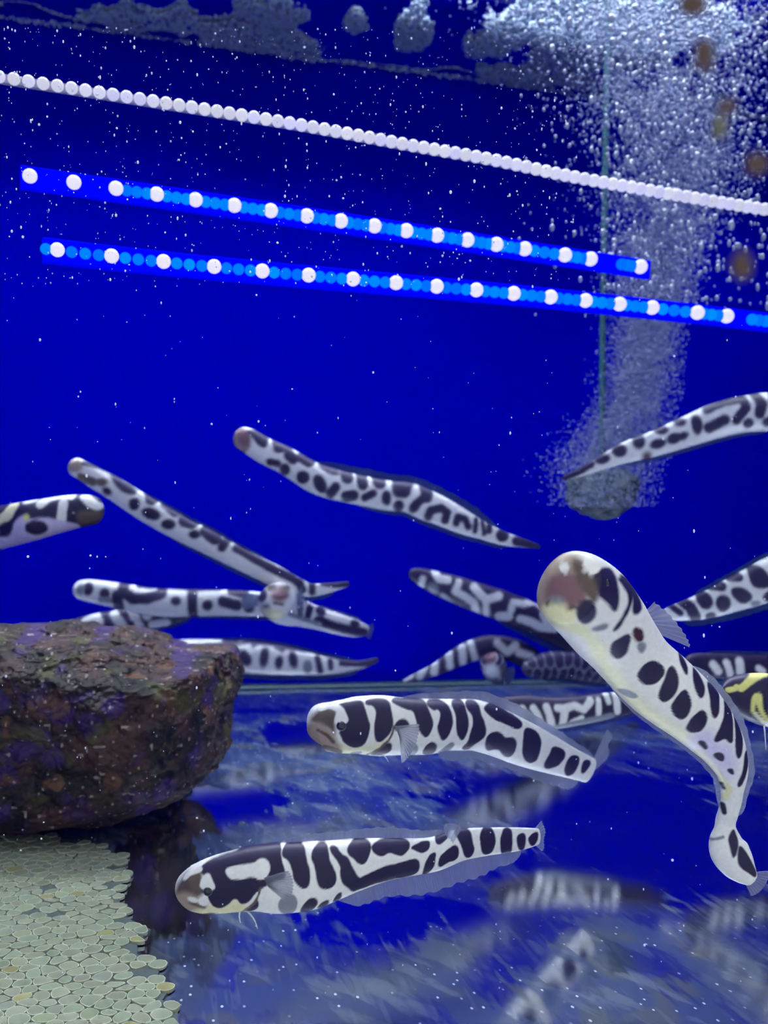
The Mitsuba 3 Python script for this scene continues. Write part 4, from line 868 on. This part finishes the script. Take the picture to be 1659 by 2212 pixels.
def plume(n):
    """Bubbles leaving the stone and spreading upwards to the right."""
    t = rng.random(n) ** 0.95
    ks = [0, .10, .20, .35, .5, .65, .8, .9, 1]
    cx = np.interp(t, ks, [1305, 1318, 1375, 1402, 1425, 1470, 1470, 1440, 1400]); wx = np.interp(t, ks, [80, 92, 66, 60, 85, 150, 190, 240, 300])
    y = 1095 - t * 1115
    a = rng.normal(0, .55, n); a = np.where(abs(a) > 1.5, a * 0.4, a); spray = rng.random(n) < 0.10
    x = cx + wx * np.where(spray, -abs(a) * 1.4, a)
    d = np.interp(t, [0, .12, .5, 1], [.495, .515, .50, .49]) + rng.normal(0, .02, n)
    r = 0.00033 + 0.00050 * rng.random(n) ** 4 * (0.5 + t)
    c = np.array([P(p, q, e) for p, q, e in zip(x, y, d)])
    ok = (c[:, 0] < CX - 0.003) & (c[:, 1] < CY - 0.003) & (c[:, 2] < WATER - 0.006)
    gap = meshkit.fbm(np.stack([x / 60, y / 60, d * 40], -1), 3, 8)
    ok &= (gap > 0.30 + 0.19 * np.clip((t - .38) / .25, 0, 1)) | (rng.random(n) < 0.12) | (t < 0.1)
    return c[ok], r[ok]


def many(cent, rad, proto, stretch=None):
    v = np.array(proto.vertices); v = v / np.linalg.norm(v, axis=1, keepdims=True); n = len(v)
    V = cent[:, None] + rad[:, None, None] * v[None] * (1 if stretch is None else stretch[:, None])
    Fs = np.array(proto.faces)[None] + (np.arange(len(cent)) * n)[:, None, None]
    return trimesh.Trimesh(V.reshape(-1, 3), Fs.reshape(-1, 3), process=False)


pc, pr = plume(56000)
scene['bubble_plume'] = mikit.ply(many(pc, pr, TINY), 'bubble_skin', smooth=True)
tag('bubble_plume', 'column of fine air bubbles rising from the air stone to the surface at the right', 'bubbles', kind='stuff')
# larger bubbles scattered near the top right
n = 1100
x = 1470 + 170 * rng.normal(0, .9, n); y = 10 + 680 * rng.random(n) ** 1.1; d = .40 + .05 * rng.random(n)
c = np.array([P(a, b, e) for a, b, e in zip(x, y, d)]); ok = (c[:, 0] < CX - .004) & (c[:, 2] < WATER - .008) & (x > 1120)
lr = 0.0005 + 0.0009 * rng.random(n) ** 2.5
lst = np.stack([rng.uniform(.7, 1.1, n), np.ones(n), rng.uniform(.9, 1.9, n)], 1)
scene['large_bubbles'] = mikit.ply(many(c[ok], lr[ok], OCT, lst[ok]), 'big_bubble_skin', smooth=True)
tag('large_bubbles', 'larger air bubbles scattered at the upper right in front of the rising column', 'bubbles', kind='stuff')


# foam under the surface along the back
def on_water(x, y):
    k = fwd + (x - W / 2) / F * R_ + (H / 2 - y) / F * U_
    return EYE + k * (WATER - HC) / k[2]


n = 90000
fx, fy = rng.uniform(LEFT + .004, CX - .004, n), CY - 0.002 - rng.random(n) * 0.19
q = np.stack([fx, fy, np.full(n, WATER - .002)], -1) - EYE; qd = q @ fwd
qx, qy = W / 2 + F * (q @ R_) / qd, H / 2 - F * (q @ U_) / qd
wisp = meshkit.fbm(np.stack([fx * 60, fy * 34, fx * 0], -1), 4, 12)
# where rafts of foam have gathered on the water: (centre, half axes in metres, turn)
raft = np.full(n, -9.0)
for (x, y, a, b, w) in [(330, 35, 150, 26, 6), (520, 60, 110, 40, 15), (650, 95, 60, 55, 30), (590, 15, 120, 30, 0), (770, 25, 28, 22, 0), (900, 50, 45, 60, 0), (1080, 60, 110, 60, 10), (1200, 60, 150, 90, 10), (1420, 60, 220, 120, 0), (1150, 150, 120, 20, 6), (90, 42, 110, 7, 8), (820, 150, 150, 10, 9)]:
    c = on_water(x, y); e = on_water(x + a, y); g_ = on_water(x, y - b)
    ax, ay = abs(e[0] - c[0]) + 1e-4, abs(g_[1] - c[1]) + .002
    raft = np.maximum(raft, 1 - np.hypot((fx - c[0]) / ax, (fy - c[1]) / ay))
edge = CY - fy < 0.004 + 0.003 * meshkit.noise(np.stack([fx * 40, fx * 0, fx * 0], -1), 4)
ok = (raft + 2.4 * (wisp - 0.5) > 0.12) | ((wisp > 0.60) & (fy < CY - .15)) | (edge & (rng.random(n) < 0.75))
fz = WATER - 0.0035 - 0.0010 * rng.random(n) - 0.004 * np.clip(raft + wisp - .6, 0, .5)
scene['surface_foam'] = mikit.ply(many(np.stack([fx, fy, fz], -1)[ok], 0.0005 + 0.0009 * rng.random(ok.sum()) ** 3, TINY), 'foam_skin', smooth=True)
tag('surface_foam', 'patches of pale foam floating under the water surface along the top', 'foam', kind='stuff')
# suspended specks
n = 1500
x = np.r_[rng.uniform(0, 1250, 1050), rng.uniform(0, 1659, 450)]; y = np.r_[60 + 560 * rng.random(1050) ** 1.3, rng.uniform(300, 2150, 450)]
d = rng.uniform(.17, .275, n); c = np.array([P(a, b, e) for a, b, e in zip(x, y, d)]); ok = (c[:, 2] > .004) & (c[:, 2] < WATER - .01)
scene['suspended_specks'] = mikit.ply(balls(c[ok], (0.00008 + 0.00018 * rng.random(n) ** 3)[ok], np.stack([rng.uniform(.8, 1.2, n), np.ones(n), rng.uniform(.8, 2.0, n)], 1)[ok]), 'speck', smooth=True)
tag('suspended_specks', 'fine white specks drifting through the water', 'particles', kind='stuff')
# brown and green flecks drifting close to the viewer at the upper right
for q, (x, y, rx, ry, cn, lb) in enumerate([(1520, 120, 20, 34, 'brown_fleck', 'brown blurred fleck near the top right, second from the top'), (1568, 232, 20, 16, 'brown_fleck', 'small brown blurred fleck right of the bubbles, below the tall one'), (1552, 276, 14, 26, 'green_fleck', 'slanting olive blurred fleck at the upper right'), (1632, 356, 26, 22, 'brown_fleck', 'dark reddish brown blurred fleck at the right edge'), (1495, 12, 30, 22, 'brown_fleck', 'brown blurred fleck cut by the top edge'), (1600, 575, 22, 30, 'brown_fleck', 'dim brown blurred fleck under the glowing light reflections at the right')]):
    d = .052; s = trimesh.creation.icosphere(subdivisions=3); v = np.array(s.vertices)
    v = v * (1 + 0.5 * (meshkit.fbm(v * 2.2 + q * 5, 3, q)[:, None] - .5))
    v = P(x, y, d) + (v[:, :1] * rx * R_ + v[:, 1:2] * ry * U_ + v[:, 2:3] * -10 * fwd) * d / F
    key = numbered('drifting_fleck'); scene[key] = mikit.ply((v, s.faces), cn, smooth=True); tag(key, lb, 'debris')
